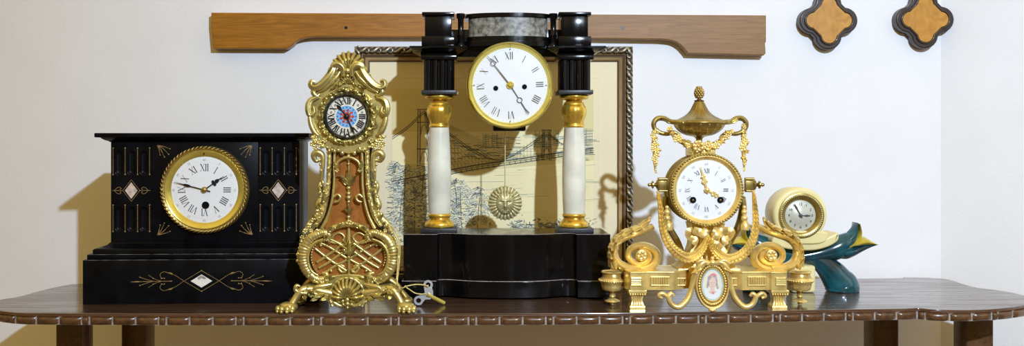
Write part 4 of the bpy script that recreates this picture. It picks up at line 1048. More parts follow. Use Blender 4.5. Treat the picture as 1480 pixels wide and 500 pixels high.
# top fillet
b.plan([(x_, y_ - .0012) for x_, y_ in pf] + [(CXA + hwA, -.03), (CXA + hwA - .03, .0), (CXA - hwA + .03, .0), (CXA - hwA, -.03)], zt_ - .003, zt_ - .0005, .0008)
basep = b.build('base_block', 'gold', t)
def fluted(px0, px1, py0, py1, n, horizontal=False, Y=YA):
    b = MB(off); p0, p1 = W(px0, py0, Y), W(px1, py1, Y)
    w = .0009; y = Y - .0012
    for (a, c) in (((p0.x, p0.z), (p1.x, p0.z)), ((p1.x, p0.z), (p1.x, p1.z)), ((p1.x, p1.z), (p0.x, p1.z)), ((p0.x, p1.z), (p0.x, p0.z))):
        b.tube([V((a[0], y, a[1])), V((c[0], y, c[1]))], w, 6, 1)
    for i in range(n):
        u = (i + .5) / n
        if horizontal: z = p0.z + (p1.z - p0.z)*u; b.tube([V((p0.x + .001, y, z)), V((p1.x - .001, y, z))], abs(p1.z - p0.z)/n*.42, 8, 1, flat=.6)
        else: x_ = p0.x + (p1.x - p0.x)*u; b.tube([V((x_, y, p0.z - .001)), V((x_, y, p1.z + .001))], abs(p1.x - p0.x)/n*.42, 8, 1, flat=.6)
    b.build('fluted_panel', 'gold', basep)
fluted(912, 927, 401, 412, 4, True); fluted(941, 967, 400, 412, 8, False, YA + .002); fluted(979, 992, 402, 412, 4, False, YA + .010)
fluted(1121, 1136, 401, 412, 4, True); fluted(1081, 1107, 400, 412, 8, False, YA + .002); fluted(1057, 1069, 402, 412, 4, False, YA + .010)
# front feet
for px in (922, 1128):
    b = MB(off); Yc = YA + .016; zt2 = zb2; sf = S(YA); xx = W(px, 0, YA).x
    pr = [(0, zt2), (12.5*sf, zt2), (13*sf, zt2 - 2*sf), (12.5*sf, zt2 - 5*sf), (9.5*sf, zt2 - 6.5*sf), (9*sf, zt2 - 8*sf), (7.8*sf, zt2 - 14*sf), (8*sf, zt2 - 19*sf), (10*sf, zt2 - 23*sf), (10.8*sf, zt2 - 24*sf), (10.8*sf, 0), (0, 0)]
    rows = []
    for r_, z in pr:
        rows.append([V((xx + r_*dx, Yc + r_*dy, max(z, 0))) for dx, dy in ((-1, -1), (1, -1), (1, 1), (-1, 1))])
    b.grid(rows, cv=True)
    for q in (-.6, -.2, .2, .6):
        b.tube([V((xx + q*9*sf, Yc - 9.4*sf, zt2 - 8*sf)), V((xx + q*7.8*sf, Yc - 8.2*sf, zt2 - 14*sf)), V((xx + q*9.4*sf, Yc - 9.8*sf, zt2 - 23*sf))], 1.3*sf, 6, 4)
    b.beads((0, 0, 0), 0, 0, 0)
    for i in range(7): b.ball((xx + (-10.5 + i*3.5)*sf, Yc - 12.6*sf, zt2 - 6.4*sf), 1.5*sf, 7, 5)
    b.build('front_foot', 'gold', t)
# side bowls on turned feet
for px in (885, 1156):
    Yc = -.040; sf = S(Yc); cc = V((W(px, 0, Yc).x, Yc, 0)); zz = lambda py: max(0, CAMH - (py - CY)*sf)
    b = MB(off)
    b.lathe([(0, zz(393)), (13*sf, zz(393.5)), (15*sf, zz(391.5)), (16.5*sf, zz(393)), (14*sf, zz(395)), (15*sf, zz(400)), (18.5*sf, zz(403)), (19*sf, zz(406)), (16*sf, zz(409)), (15.5*sf, zz(413)), (14*sf, zz(418)), (11*sf, zz(419.5)), (5*sf, zz(420)), (3.6*sf, zz(424)), (4.6*sf, zz(428)), (3*sf, zz(430)), (4*sf, zz(431)), (10.5*sf, zz(434)), (11*sf, zz(435)), (4*sf, zz(436)), (3.2*sf, zz(438)), (3*sf, 0.001), (0, 0)], cc, n=48, mod=lambda a, h: 1 + (.03*math.cos(a*18) if zz(419) < h < zz(408) else 0))
    b.beads(cc + V((0, 0, 0)), 0, 0, 0)
    for i in range(34):
        a = 2*PI*i/34; b.ball(cc + V((18.6*sf*math.cos(a), 18.6*sf*math.sin(a), zz(404.5))), 1.7*sf, 7, 5)
    b.build('turned_foot', 'gold', t)
# scroll consoles
YS = -0.052; S_ = OM(YS); ss = S(YS)
for k_ in (0, 1):
    MXs = 1019.5
    mm = (lambda p: p) if k_ == 0 else (lambda pts: [(2*MXs - p[0], p[1]) for p in pts])
    b = MB(off)
    sp_ = []; rad = []
    for i in range(30):     # volute spiral, inner end to outer end
        u = i / 29; a = 0.2 + u * (2*PI*1.72); r_ = 6 + 19*u
        sp_.append((925 + r_*1.08*math.cos(a) , 369 + r_*.86*math.sin(a))); 
    # continue round the left and up
    arm = [(941, 386), (925, 388.5), (905, 387), (891, 379), (886, 365), (889, 352), (900, 343), (915, 338), (930, 333), (944, 327)]
    arm_r = [5.5, 6, 6.4, 6.6, 6.6, 6.4, 6, 5.6, 5, 4]
    vol = []
    for i in range(26):
        u = i / 25; a = PI*2.55 - u * (2*PI*1.55)      # from inner to bottom
        r_ = 8.5 + 14.5*u; vol.append((926 + r_*1.15*math.cos(a), 369 - r_*.85*math.sin(a) + u*1.5))
    path = vol + arm[1:]
    rr = [3.2 + 2.6*i/25 for i in range(26)] + arm_r[1:]
    b.tube([S_(*q) for q in mm(path)], [r_*ss for r_ in rr], 12, 3, flat=1.9, lobes=4, amp=.10)
    (vc,) = mm([(926, 368.5)])
    b.lathe([(0, -.012), (8*ss, -.010), (9.5*ss, 0)], S_(*vc, 0), 'Y', 20); b.flower(S_(*vc, .0115), 7*ss, 6)
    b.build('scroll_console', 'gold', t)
    b = MB(off)
    for (x0, y0, x1, y1, w_) in ((888, 388, 882, 372, 7), (886, 376, 883, 360, 7.5), (885, 364, 888, 348, 7.5), (888, 352, 899, 338, 7.5), (897, 342, 914, 331, 7.5), (910, 336, 928, 327, 7), (922, 332, 938, 318, 6)):
        (q0, q1) = mm([(x0, y0), (x1, y1)])
        b.leaf(S_(*q0, .010), S_(*q1, .009), w_*ss, .006, .003, 3)
        (q2, q3) = mm([(x0 - 1, y0), (x1 - 2.5, y1 - 2)]); b.leaf(S_(*q2, .002), S_(*q3, .0), w_*ss*.9, .005, .002, 3)
    (q0, q1, q2, q3) = mm([(915, 335), (926, 327), (934, 322), (938, 313)]); b.tube([S_(*q0, .006), S_(*q1, .006), S_(*q2, .007), S_(*q3, .010)], [2.5*ss, 3.5*ss, 3*ss, 1.6*ss], 8)
    b.build('acanthus_leaf', 'gold', t)
# pedestal under drum
YPd = -0.05; P_ = OM(YPd); spd = S(YPd)
b = MB(off); c0 = W(1021, 0, YPd).x; rows = []
for py, hx, hy in ((392.5, 44, .030), (387, 44, .030), (386, 42, .029), (379, 33, .026), (372, 28, .023), (355, 23, .020), (342, 21, .020), (332, 22, .022), (322, 24, .024)):
    z = P_(0, py).z; z = max(z, zt_) if py > 390 else z
    rows.append([V((c0 + hx*spd*dx, -.040 + hy*dy, z)) for dx, dy in ((-1, -1), (1, -1), (1, 1), (-1, 1))])
b.grid(rows, cv=True); b.poly(rows[-1])
for q in (-12, -4, 4, 12): b.tube([P_(1021 + q*1.3, 376, .026), P_(1021 + q, 352, .023), P_(1021 + q, 330, .025)], 2.2*spd, 8, 4)
b.build('pedestal', 'gold', t)
# ribbon bow
b = MB(off)
for q in (-1, 1):
    for pts, r_, o in (([(2, 343), (9, 338), (17, 333), (25, 330)], [2, 4.2, 5.2, 4.6], .030), ([(24, 329), (30, 333), (28, 340), (21, 345), (24, 351)], [3, 5, 5, 4.4, 3], .024), ([(2, 345), (8, 350), (14, 356), (19, 363)], [2, 4, 4.8, 4.2], .034), ([(3, 340), (7, 333), (10, 327)], [2, 4, 4], .026)):
        b.tube([P_(1021 + q*x_, y_, o + .003*math.sin(i*2.2)) for i, (x_, y_) in enumerate(pts)], [k_*spd for k_ in r_], 10, 6, flat=.22, lobes=6, amp=.10)
b.ball(P_(1021, 344, .036), (3.6*spd, 3*spd, 3.6*spd)); b.build('ribbon_bow', 'gold', t)
# curved rear brackets
for q in (-1, 1):
    b = MB(off)
    b.tube([V((c0 + q*56*spd, -.03, P_(0, 285).z)), V((c0 + q*57*spd, -.03, P_(0, 305).z)), V((c0 + q*50*spd, -.03, P_(0, 330).z)), V((c0 + q*38*spd, -.03, P_(0, 352).z)), V((c0 + q*30*spd, -.03, P_(0, 378).z))], [5*spd, 5.5*spd, 5*spd, 5*spd, 6*spd], 10, 6, flat=1.4); b.build('side_bracket', 'olddull', t)
# drum
YDr = -0.078; D_ = OM(YDr); sD = S(YDr); dc = D_(1021.5, 274.5); dc.y = 0
b = MB(off); b.lathe([(0, .012), (40*sD, .012), (48*sD, .004), (49.5*sD, -.002), (49.5*sD, YDr + .004), (51*sD, YDr + .003)], dc, 'Y', 80)
for yy in (-.015, -.045): b.lathe([(49.5*sD, yy - .004), (51.5*sD, yy - .002), (51.5*sD, yy + .002), (49.5*sD, yy + .004)], dc, 'Y', 80)
b.build('movement_drum', 'olddull', t)
b = MB(off); b.lathe([(50*sD, YDr + .006), (53*sD, YDr + .004), (53*sD, YDr), (50.5*sD, YDr - .003), (48.5*sD, YDr - .004), (47*sD, YDr - .002), (45.2*sD, YDr - .001), (43*sD, YDr + .003)], dc, 'Y', 96); bz = b.build('bezel', 'gold', t)
b = MB(off); b.beads(dc + V((0, YDr - .003, 0)), 51.2*sD, 76, 2.0*sD); b.build('beading', 'olddull', bz)
b = MB(off); b.lathe([(44*sD, YDr + .0025), (28*sD, YDr + .001), (0, YDr + .0005)], dc, 'Y', 80); dial = b.build('dial', 'enamel', t)
b = MB(off); yn = dc + V((0, YDr - .0003, 0))
for i, r_ in enumerate(ROM): roman(b, r_, yn, 24.5*sD, 31*sD, i*PI/6, .95, thick=.10, thin=.035)
b.mat(1)
for i in range(12): glyph(b, str(60 if i == 0 else i*5), yn + V((math.sin(i*PI/6), 0, math.cos(i*PI/6)))*37.8*sD, 5*sD, i*PI/6)
b.build('numerals', ['blueink', 'faint'], dial)
for nm, ang, prof, dots, o_ in (('hour_hand', 119, [(0, 1.4), (8, 1.2), (9, 3), (12, 3.4), (14, 1.6), (16, 3), (18, 1.6), (20.5, .3)], ((11, 2.4), (16, 2)), .0015), ('minute_hand', 344.5, [(-5, 1), (0, 1.4), (9, 1.2), (10, 3.2), (14, 3.6), (17, 1.4), (20, 2.8), (24, 1), (35, .3)], ((12.5, 2.6), (20, 2)), .003)):
    b = MB(off); H = hand_frame(yn + V((0, -o_, 0)), math.radians(ang)); flathand(b, H, [(v*sD, w*sD) for v, w in prof])
    for v, w in dots:
        for q in (-1, 1): b.ball(H(q*w*sD*1.1, v*sD), (1.5*sD, .6*sD, 1.5*sD), 8, 5)
    b.build(nm, 'gold', t)
b = MB(off); b.lathe([(0, -.0055), (2.5*sD, -.005), (4*sD, -.003), (4*sD, 0)], yn, 'Y', 20); b.build('hand_boss', 'gold', t)
for q in (-1, 1):
    b = MB(off); pt = yn + V((q*19.8*sD, 0, -14.5*sD)); b.lathe([(0, -.0004), (3.9*sD, -.0006), (4.4*sD, -.0008), (4.6*sD, 0)], pt, 'Y', 20); b.mat(1); b.lathe([(0, -.001), (1.3*sD, -.0009), (1.5*sD, 0)], pt, 'Y', 8); b.build('winding_hole', ['hole', 'olddull'], t)
# lugs and finials
for px, sg in ((957.5, -1), (1083, 1)):
    b = MB(off); YL = -.060; c_ = W(px, 267, YL); sl = S(YL)
    b.box(c_, (14*sl, .007, 21*sl), .0015)
    for zz_ in (-8.5, 8.5): b.tube([c_ + V((-6*sl, -.007, zz_*sl)), c_ + V((6*sl, -.007, zz_*sl))], 1.2*sl, 6, 1)
    b.lathe([(0, 0), (6*sl, 0), (7*sl, sg*2*sl), (3*sl, sg*4*sl), (2.2*sl, sg*6*sl), (5.6*sl, sg*7.5*sl), (5.6*sl, sg*9*sl), (2*sl, sg*11*sl), (2.8*sl, sg*13*sl), (2*sl, sg*15*sl), (0, sg*16*sl)], c_ + V((sg*6*sl, -.001, 0)), 'X', 20)
    b.build('side_finial', 'olddull', t)
# laurel swags
YG = -0.086; G_ = OM(YG); sg_ = S(YG)
for k_ in (0, 1):
    if k_ == 0: pts = [(950, 276), (954, 300), (956, 325), (962, 345), (974, 362), (990, 372), (1004, 369), (1014, 358), (1021, 345)]
    else: pts = [(1088, 276), (1090, 300), (1091, 325), (1086, 348), (1074, 365), (1057, 374), (1042, 371), (1031, 360), (1023, 345)]
    rr = [2.4, 4, 5, 6, 7, 7.4, 6.8, 5, 3]
    b = MB(off); b.tube([G_(x_, y_, .002) for x_, y_ in pts], [r_*sg_*.8 for r_ in rr], 10, 6)
    cp = catmull([(x_, y_, r_) for (x_, y_), r_ in zip(pts, rr)], 8)
    L = len(cp)
    for i in range(1, L - 3, 2):
        x_, y_, r_ = cp[i]; x2, y2, _ = cp[i + 3] if i + 3 < L else cp[-1]
        tv = V((x2 - x_, y2 - y_)); tv = tv / max(.1, tv.length); nv = V((-tv.y, tv.x))
        for q in (-.75, 0, .75):
            a_ = (x_ + nv.x*q*r_*.6, y_ + nv.y*q*r_*.6); c_ = (x_ + tv.x*9 + nv.x*q*r_*1.3, y_ + tv.y*9 + nv.y*q*r_*1.3)
            oo = .002 + r_*sg_*(.75 if q == 0 else .45); b.leaf(G_(*a_, oo), G_(*c_, oo + .0012), r_*sg_*.42, .0016, .0006, 0, nt=6, nv=5)
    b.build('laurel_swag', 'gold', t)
    b = MB(off); px = 967 if k_ == 0 else 1078
    for y_, r_ in ((300, 3), (307, 4.6), (316, 5.4)): b.ball(G_(px - (2 if k_ == 0 else 1) , y_, -.006), (r_*sg_, r_*sg_, r_*sg_))
    b.lathe([(0, G_(0, 318).z), (4*sg_, G_(0, 320).z), (6.5*sg_, G_(0, 326).z), (6*sg_, G_(0, 333).z), (0, G_(0, 335).z)], V((W(px, 0, YG).x, YG + .006, 0)), n=20, mod=lambda a, h: 1 + .08*math.cos(a*9)); b.build('tassel', 'gold', t)
# medallion
YM = -0.106; M_ = OM(YM); sm = S(YM); mc = M_(1029.5, 411.5)
b = MB(off); rows = []
for r_, y in ((0.62, .0), (.66, -.003), (.70, -.001), (.86, -.001), (.90, -.004), (.97, -.0045), (1.0, -.002), (1.0, .006), (.9, .010)):
    rows.append([mc + V((24.5*sm*r_*math.sin(a), y, 35.5*sm*r_*math.cos(a))) for a in [2*PI*i/64 for i in range(64)]])
b.grid(rows, cv=True); b.lathe([(0, .010), (1, .010)], mc, 'Y', 48, None) if False else None
b.poly([mc + V((22*sm*math.sin(a), .010, 32*sm*math.cos(a))) for a in [2*PI*i/48 for i in range(48)]])
med = b.build('medallion_frame', 'gold', t)
b = MB(off); b.beads(mc + V((0, -.002, 0)), 19.2*sm, 46, 1.7*sm, ry=27.8*sm); b.build('beading', 'gold', med)
b = MB(off); E = lambda x_, z_, o=0: mc + V((x_*sm, -.0005 - o, z_*sm))
def blob(pts, o, mi): b.mat(mi); b.poly([E(x_, z_, o) for x_, z_ in catmull(pts, 4, True)])
b.mat(0); b.disc(E(0, 0), 16*sm, 40, 24*sm); b.mat(6); b.poly([E(15.6*math.sin(a)*.88, 23.5*math.cos(a)*.9, .0002) for a in [2*PI*i/40 for i in range(40)]])
blob([(-11.5, -8), (-7, -4), (-2, -5), (3, -5), (8, -5), (11.5, -10), (9, -17), (0, -20.5), (-9, -17)], .0004, 3)
blob([(-7, 6), (-6, 12), (0, 16), (5.5, 13), (7, 7), (7.4, 1), (9, -4), (6.5, -6), (5, -1), (-5, -1), (-6.5, -5), (-8.5, -2)], .0006, 2)
blob([(-4.6, 6), (0, 11), (4.6, 7), (4.8, 0), (2.5, -4), (0, -5.2), (-2.5, -4), (-4.6, 0)], .0008, 1); blob([(-2, -3), (2, -3), (3.4, -8), (6, -10), (0, -13), (-6, -10), (-3.2, -8)], .0007, 1)
for x_ in (-2.1, 2.1): blob([(x_ - 1.1, 3), (x_, 3.6), (x_ + 1.1, 3), (x_, 2.6)], .0010, 2)
blob([(-1.3, -2.2), (0, -1.8), (1.3, -2.2), (0, -2.9)], .0010, 4); blob([(-.5, .2), (0, 1.5), (.6, 0), (0, -.3)], .0009, 4)
blob([(-6, 11), (-3, 15), (2, 17), (6, 14), (4, 12.6), (0, 13.5), (-4, 11.5)], .0009, 4); blob([(-1.5, -11), (1, -9.5), (3, -11.5), (1, -13.5)], .0009, 4)
b.build('portrait_plaque', ['pblue', 'skin', 'hair', 'dress', 'rose', 'gold', 'pcream'], med)
b = MB(off)
for q in (-1, 1):
    f = lambda x_, y_, o=0.0: M_(1029.5 + q*(1029.5 - x_) * -1, y_, o) if q > 0 else M_(x_, y_, o)
    mmx = (lambda x_: x_) if q < 0 else (lambda x_: 2*1029 - x_)
    T_ = lambda x_, y_, o=0.0: M_(mmx(x_), y_, o)
    b.tube([T_(1026, 381, .002), T_(1016, 379, .003), T_(1009, 388, .002), T_(1004, 402, -.004), T_(1000, 418, -.004), T_(994, 433, -.002), T_(982, 443.5, 0), T_(971, 440, 0), T_(966, 430, 0), T_(970, 424.5, 0), T_(974, 428, 0)], [3*sm, 4.5*sm, 5*sm, 4.4*sm, 4.2*sm, 4.4*sm, 4.2*sm, 3.8*sm, 3.8*sm, 3*sm, 2*sm], 12, 6)
    b.tube([T_(968, 434, 0), T_(962, 427, 0), T_(956, 424, 0), T_(952, 428, 0), T_(957, 431, 0)], [2*sm, 3*sm, 3*sm, 2.6*sm, 2*sm], 10)
    b.leaf(T_(1013, 388, .004), T_(998, 395, .000), 4*sm, .004, .003, 2); b.tube([T_(1022, 382, .004), T_(1014, 376, .004), T_(1007, 380, .004), T_(1010, 386, .004)], [2.4*sm, 3.4*sm, 3*sm, 1.8*sm], 10)
b.ball(M_(1029, 379, .005), (5*sm, 4*sm, 4*sm)); b.ball(M_(1029, 373, .003), 3*sm); b.ball(M_(1029, 447.5, .003), (6*sm, 3*sm, 2.6*sm))
b.build('cartouche_scrolls', 'gold', t)
# urn
YU = -0.030; U_ = OM(YU); su = S(YU); uc = V((W(1010.5, 0, YU).x, YU, 0)); zu = lambda py: CAMH - (py - CY)*su
b = MB(off)
flute = lambda a, h: 1 + (.030*abs(math.cos(a*9))**14 if zu(196) < h < zu(180) else 0)
b.lathe([(r_*su, zu(y_)) for r_, y_ in catmull([(4, 213), (8, 212), (6, 208), (4.6, 204), (5, 200), (9, 197.5), (18, 195.5), (27, 191), (33, 185), (35.5, 180.5), (36.6, 179), (37.5, 177.5), (36.5, 176), (33.5, 175.8)], 3)], uc, n=180, mod=flute); urn = b.build('urn_bowl', 'olddull', t)
b = MB(off)
b.lathe([(r_*su, zu(y_)) for r_, y_ in catmull([(35.5, 176.2), (34, 174), (28, 171.5), (20, 167), (13.5, 160.5), (9.5, 153), (7, 147.5), (6.2, 146.5)], 4)], uc, n=168, mod=lambda a, h: 1 + .040*abs(math.cos(a*7))**14 * (1 if h < zu(149) else 0))
b.lathe([(6.2*su, zu(147)), (7*su, zu(146.5)), (7*su, zu(145)), (4*su, zu(144.5)), (2.6*su, zu(143)), (3.4*su, zu(141.5))], uc, n=32); lid = b.build('urn_lid', 'olddull', urn)
b = MB(off)
b.lathe([(r_*su, zu(y_)) for r_, y_ in ((2, 142.5), (4.6, 139), (5.6, 135), (5, 130), (3, 126.5), (0, 124.5))], uc, n=24)
for i in range(6):
    for j in range(9):
        y_ = 140 - i*2.6; r_ = (4.2, 5.5, 5.9, 5.5, 4.4, 2.8)[i]; a = 2*PI*(j + .5*(i % 2))/9; b.ball(uc + V((r_*su*math.cos(a), r_*su*math.sin(a), zu(y_))), (1.9*su, 1.9*su, 2.2*su), 6, 5)
b.build('pinecone_finial', 'rope', urn)
for q in (-1, 1):
    b = MB(off); T_ = lambda x_, y_, o=0.0: U_(1010.5 + q*x_, y_, o)
    b.tube([T_(25, 179, .026), T_(33, 177, .022), T_(43, 176, .012), T_(52, 171.5, .008), T_(61, 171.5, .006), T_(66.5, 178, .006), T_(65, 186, .006), T_(57, 192, .008), T_(47, 193.5, .010), T_(39, 191, .012), T_(30, 195, .014)], [2*su, 3.6*su, 3.6*su, 3.8*su, 3.8*su, 3.6*su, 3.4*su, 3.2*su, 3*su, 2.6*su, 1.4*su], 12, 6)
    b.ball(T_(28, 178, .027), (4*su, 3*su, 3*su)); b.leaf(T_(40, 178, .014), T_(58, 170, .012), 4*su, .003, .002, 3); b.build('urn_handle', 'olddull', urn)
# flower garlands
def garland(mb, pts, rr, Y, n, seed):
    r2 = random.Random(seed); P2 = OM(Y); s2 = S(Y); cp = catmull([(*p, r) for p, r in zip(pts, rr)], 10); L = len(cp)
    mb.tube([P2(p[0], p[1]) for p in pts], [r*s2*.55 for r in rr], 8, 5)
    for i in range(n):
        x_, y_, r_ = cp[int((i + .5)/n*L)]
        x_ += r2.uniform(-.45, .45)*r_; y_ += r2.uniform(-.45, .45)*r_
        if r2.random() < .5: mb.flower(P2(x_, y_, r_*s2*.6), r_*s2*r2.uniform(.5, .8), 5)
        else:
            a = r2.uniform(0, 6.28); mb.leaf(P2(x_, y_, r_*s2*.4), P2(x_ + r_*1.1*math.cos(a), y_ + r_*1.1*math.sin(a), r_*s2*.7), r_*s2*.45, .002, .002, 2, nt=8, nv=5)
b = MB(off); garland(b, [(967, 186), (976, 198), (990, 207), (1008, 212), (1028, 210), (1044, 202), (1056, 190)], [4.5, 6.5, 7, 8, 7.5, 7, 5], -.052, 46, 3)
b.flower(OM(-.058)(1009, 211), 8.5*su, 7); b.build('flower_garland', 'gold', t)
for pts, sd in (([(946, 186), (945, 202), (947, 216), (946, 232), (948, 250)], 5), ([(1074, 182), (1074, 200), (1075, 215), (1075, 230), (1076, 247)], 9)):
    b = MB(off); garland(b, pts, [4.5, 5.5, 7, 4.5, 2], -.036, 26, sd); b.build('flower_drop', 'gold', t)
b = MB(off)
for q in (-1, 0, 1):
    b.leaf(OM(-.05)(1012 + q*9, 224), OM(-.05)(1012 + q*13, 209, .004), 6*su, .005, .003, 3)
b.box2((uc.x - 17*su, -.055, zu(226)), (uc.x + 19*su, -.012, zu(213)), .003); b.build('urn_support', 'gold', t)

# ================================================================== 5. TEAL DOLPHIN-TAIL CLOCK
YT = 0.11; T0 = OM(YT); st_ = S(YT)
t = thing('teal_tail_clock', 'small cream round clock held between two teal fish tails, behind the gilt clock', 'clock', V((W(1157, 0, YT).x, YT, 0))); off = t.location.copy()
MXT = 1157.0
for k_ in (0, 1):
    mm = (lambda p: (p[0], p[1])) if k_ == 0 else (lambda p: (2*MXT - p[0], p[1]))
    b = MB(off); TT = lambda x_, y_, o=0.0: T0(*mm((x_, y_)), o)
    foot0 = T0(*mm((1217, 430)))
    foot = V((foot0.x, YT, 0.0))
    b.tube([TT(1146, 371), TT(1168, 371), TT(1186, 379), TT(1201, 392), TT(1211, 405), V((foot.x, YT, .011)), V((foot.x, YT, .0008))], [9*st_, 10.5*st_, 14*st_, 18.5*st_, 21.5*st_, 23.5*st_, 24*st_], 22, 8, flat=.85)
    b.tube([TT(1140, 371), TT(1160, 371), TT(1183, 367), TT(1203, 361), TT(1217, 354), TT(1228, 346), TT(1237, 338)], [9*st_, 10.5*st_, 13*st_, 16*st_, 16*st_, 12*st_, 6*st_], 22, 8, flat=.95)
    # flukes: upper and lower, teal outside, ochre inside
    def fluke(ptsA, ptsB, thick, mats):
        rows = []
        nA = catmull(ptsA, 8); nB = catmull(ptsB, 8)
        for (xa, ya), (xb_, yb) in zip(nA, nB):
            row = []
            for j in range(9):
                v = j / 8; x_ = xa + (xb_ - xa)*v; y_ = ya + (yb - ya)*v
                row.append(TT(x_, y_, thick*math.sin(PI*v)))
            rows.append(row)
        b.mat(mats); b.grid(rows)
    up_o = [(1205, 350), (1218, 341), (1228, 331), (1235, 321)]; up_i = [(1216, 362), (1230, 352), (1239, 341), (1236.5, 321.5)]
    fluke(up_o, up_i, .016, 0); fluke(up_o, up_i, -.014, 0)
    lo_o = [(1205, 372), (1225, 374), (1246, 364), (1263, 353)]; lo_i = [(1212, 356), (1228, 354), (1246, 349), (1263, 352)]
    fluke(lo_o, lo_i, .018, 0); fluke(lo_o, lo_i, -.016, 0)
    yi = [(1220, 358), (1231, 351), (1238, 340), (1236.5, 322)]; yo_ = [(1221, 358), (1235, 350.5), (1242, 340), (1237.5, 323)]
    yw_o = [(1219, 357), (1230, 347), (1237, 336), (1237, 322)]; yw_i = [(1221, 360), (1238, 352), (1243, 338), (1238, 323)]
    fluke(yw_o, yw_i, .019, 1)
    yl_o = [(1222, 357), (1236, 357), (1250, 356), (1264, 353)]; yl_i = [(1222, 354), (1236, 345), (1248, 342), (1264, 352)]
    fluke(yl_o, yl_i, .021, 1)
    for p_ in b.v: p_.z = max(p_.z, .0005)
    b.build('fish_tail', ['teal', 'yellow'], t)
b = MB(off); cb = T0(1157, 405)
b.box2((T0(1140, 0).x, YT - .020, 0), (T0(1174, 0).x, YT + .020, T0(0, 382).z), .005); b.build('centre_block', 'cream', t)
b = MB(off)
sad = [(1108, 348), (1112, 338), (1120, 338), (1140, 344), (1174, 344), (1192, 338), (1201, 334), (1203, 338), (1201, 346), (1188, 354), (1168, 359), (1146, 359), (1124, 356)]
b.prism([(T0(*p).x, T0(*p).z) for p in catmull(sad, 4, True)], YT - .034, YT + .026, .004)
sad2 = [(1120, 340), (1128, 332), (1180, 332), (1186, 340), (1175, 349), (1138, 349)]
b.prism([(T0(*p).x, T0(*p).z) for p in catmull(sad2, 4, True)], YT - .038, YT + .02, .003); b.build('saddle', 'cream', t)
YK = YT - .036; K0 = OM(YK); sk = S(YK); kc = K0(1157, 310.5); kc.y = 0
b = MB(off); b.lathe([(0, YT + .028), (32*sk, YT + .028), (38.5*sk, YT + .018), (39.5*sk, YT), (39.5*sk, YK + .006), (38*sk, YK + .001), (35*sk, YK - .001), (31*sk, YK)], kc, 'Y', 72); b.build('round_case', 'cream', t)
kd = K0(1157.6, 311.5); kd.y = 0
b = MB(off); b.lathe([(33*sk, YK + .002), (32.5*sk, YK - .004), (30.5*sk, YK - .005), (28*sk, YK - .004), (25.5*sk, YK - .003), (22*sk, YK + .003)], kd, 'Y', 72); bz = b.build('bezel', 'olddull', t)
b = MB(off); b.beads(kd + V((0, YK - .005, 0)), 29.6*sk, 64, 1.25*sk); b.build('beading', 'bobgold', bz)
b = MB(off); b.lathe([(23*sk, YK + .003), (14*sk, YK + .0025), (13.6*sk, YK + .002), (0, YK + .002)], kd, 'Y', 56); dial = b.build('dial', 'silverdial', t)
b = MB(off); yn = kd + V((0, YK + .001, 0))
for i in range(12): glyph(b, str(12 if i == 0 else i), yn + V((math.sin(i*PI/6), 0, math.cos(i*PI/6)))*16.8*sk, 5.2*sk, 0 if i in (0, 1, 2, 3, 9, 10, 11) else 0)
ticks(b, yn, 20.4*sk, 21.2*sk, 60, .0003); b.build('numerals', 'ink', dial)
b = MB(off); H = hand_frame(yn + V((0, -.001, 0)), math.radians(91)); flathand(b, H, [(-3*sk, .5*sk), (0, .8*sk), (5*sk, .5*sk), (9*sk, 1.5*sk), (14.5*sk, .2*sk)]); b.build('hour_hand', 'greysteel', t)
b = MB(off); H = hand_frame(yn + V((0, -.0018, 0)), math.radians(331)); flathand(b, H, [(-4*sk, .5*sk), (0, .8*sk), (7*sk, .5*sk), (13*sk, 1.2*sk), (20*sk, .2*sk)]); b.build('minute_hand', 'greysteel', t)
b = MB(off); b.lathe([(0, -.004), (2*sk, -.0035), (2.6*sk, 0)], yn, 'Y', 16); b.build('hand_boss', 'greysteel', t)

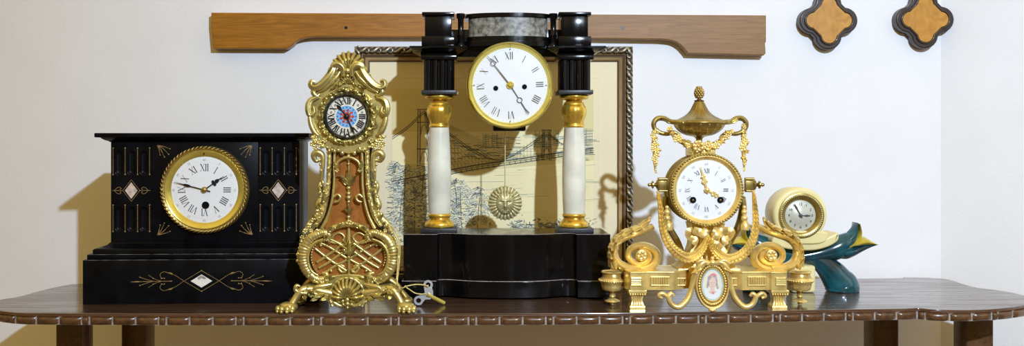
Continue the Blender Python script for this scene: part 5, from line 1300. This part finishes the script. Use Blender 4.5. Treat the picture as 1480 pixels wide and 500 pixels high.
# ================================================================== LIGHT, WORLD, CAMERA
def area(name, loc, target, size, power, col, sy=None):
    L = bpy.data.lights.new(name, 'AREA'); L.energy = power; L.color = col; L.size = size
    if sy: L.shape = 'RECTANGLE'; L.size_y = sy
    o = bpy.data.objects.new(name, L); C.objects.link(o); o.location = loc
    o.rotation_euler = (V(target) - V(loc)).to_track_quat('-Z', 'Y').to_euler(); return o
L = bpy.data.lights.new('flash_lamp', 'SPOT'); L.energy = 345; L.color = (0.63, 0.79, 1.0); L.spot_size = math.radians(90); L.spot_blend = 1.0; L.shadow_soft_size = 0.03
o = bpy.data.objects.new('flash_lamp', L); C.objects.link(o); o.location = (0.80, -2.45, 1.32)
o.rotation_euler = (V((0.5, 0.3, 0.25)) - V(o.location)).to_track_quat('-Z', 'Y').to_euler()
area('window_light', (2.6, -1.7, 1.0), (0.7, 0.2, 0.1), 1.0, 4, (0.75, 0.86, 1.0), 1.4)
w = bpy.data.worlds.new('room'); bpy.context.scene.world = w; w.use_nodes = True
bg = w.node_tree.nodes['Background']; wn, wl = w.node_tree.nodes, w.node_tree.links
tc = wn.new('ShaderNodeTexCoord'); sx = wn.new('ShaderNodeSeparateXYZ'); wl.new(tc.outputs['Generated'], sx.inputs[0])
mr = wn.new('ShaderNodeMapRange'); mr.inputs['From Min'].default_value = -0.2; mr.inputs['From Max'].default_value = 0.75; mr.inputs['To Min'].default_value = 0.14; mr.inputs['To Max'].default_value = 0.85
mr.interpolation_type = 'SMOOTHSTEP'
wl.new(sx.outputs['Z'], mr.inputs['Value']); wl.new(mr.outputs[0], bg.inputs[1]); bg.inputs[0].default_value = (1.0, 0.69, 0.21, 1)
cam = bpy.data.cameras.new('camera'); co = bpy.data.objects.new('camera', cam); C.objects.link(co)
co.location = (0, -CAMD, CAMH); co.rotation_euler = (PI/2, 0, 0)
cam.sensor_width = 36; cam.sensor_fit = 'HORIZONTAL'; cam.lens = F / 1480 * 36
cam.shift_x = (740 - CX) / 1480; cam.shift_y = -(250 - CY) / 1480; cam.clip_start = 0.01
bpy.context.scene.camera = co
sc_ = bpy.context.scene
sc_.view_settings.view_transform = 'Standard'; sc_.view_settings.look = 'None'; sc_.view_settings.exposure = 0; sc_.view_settings.gamma = 1
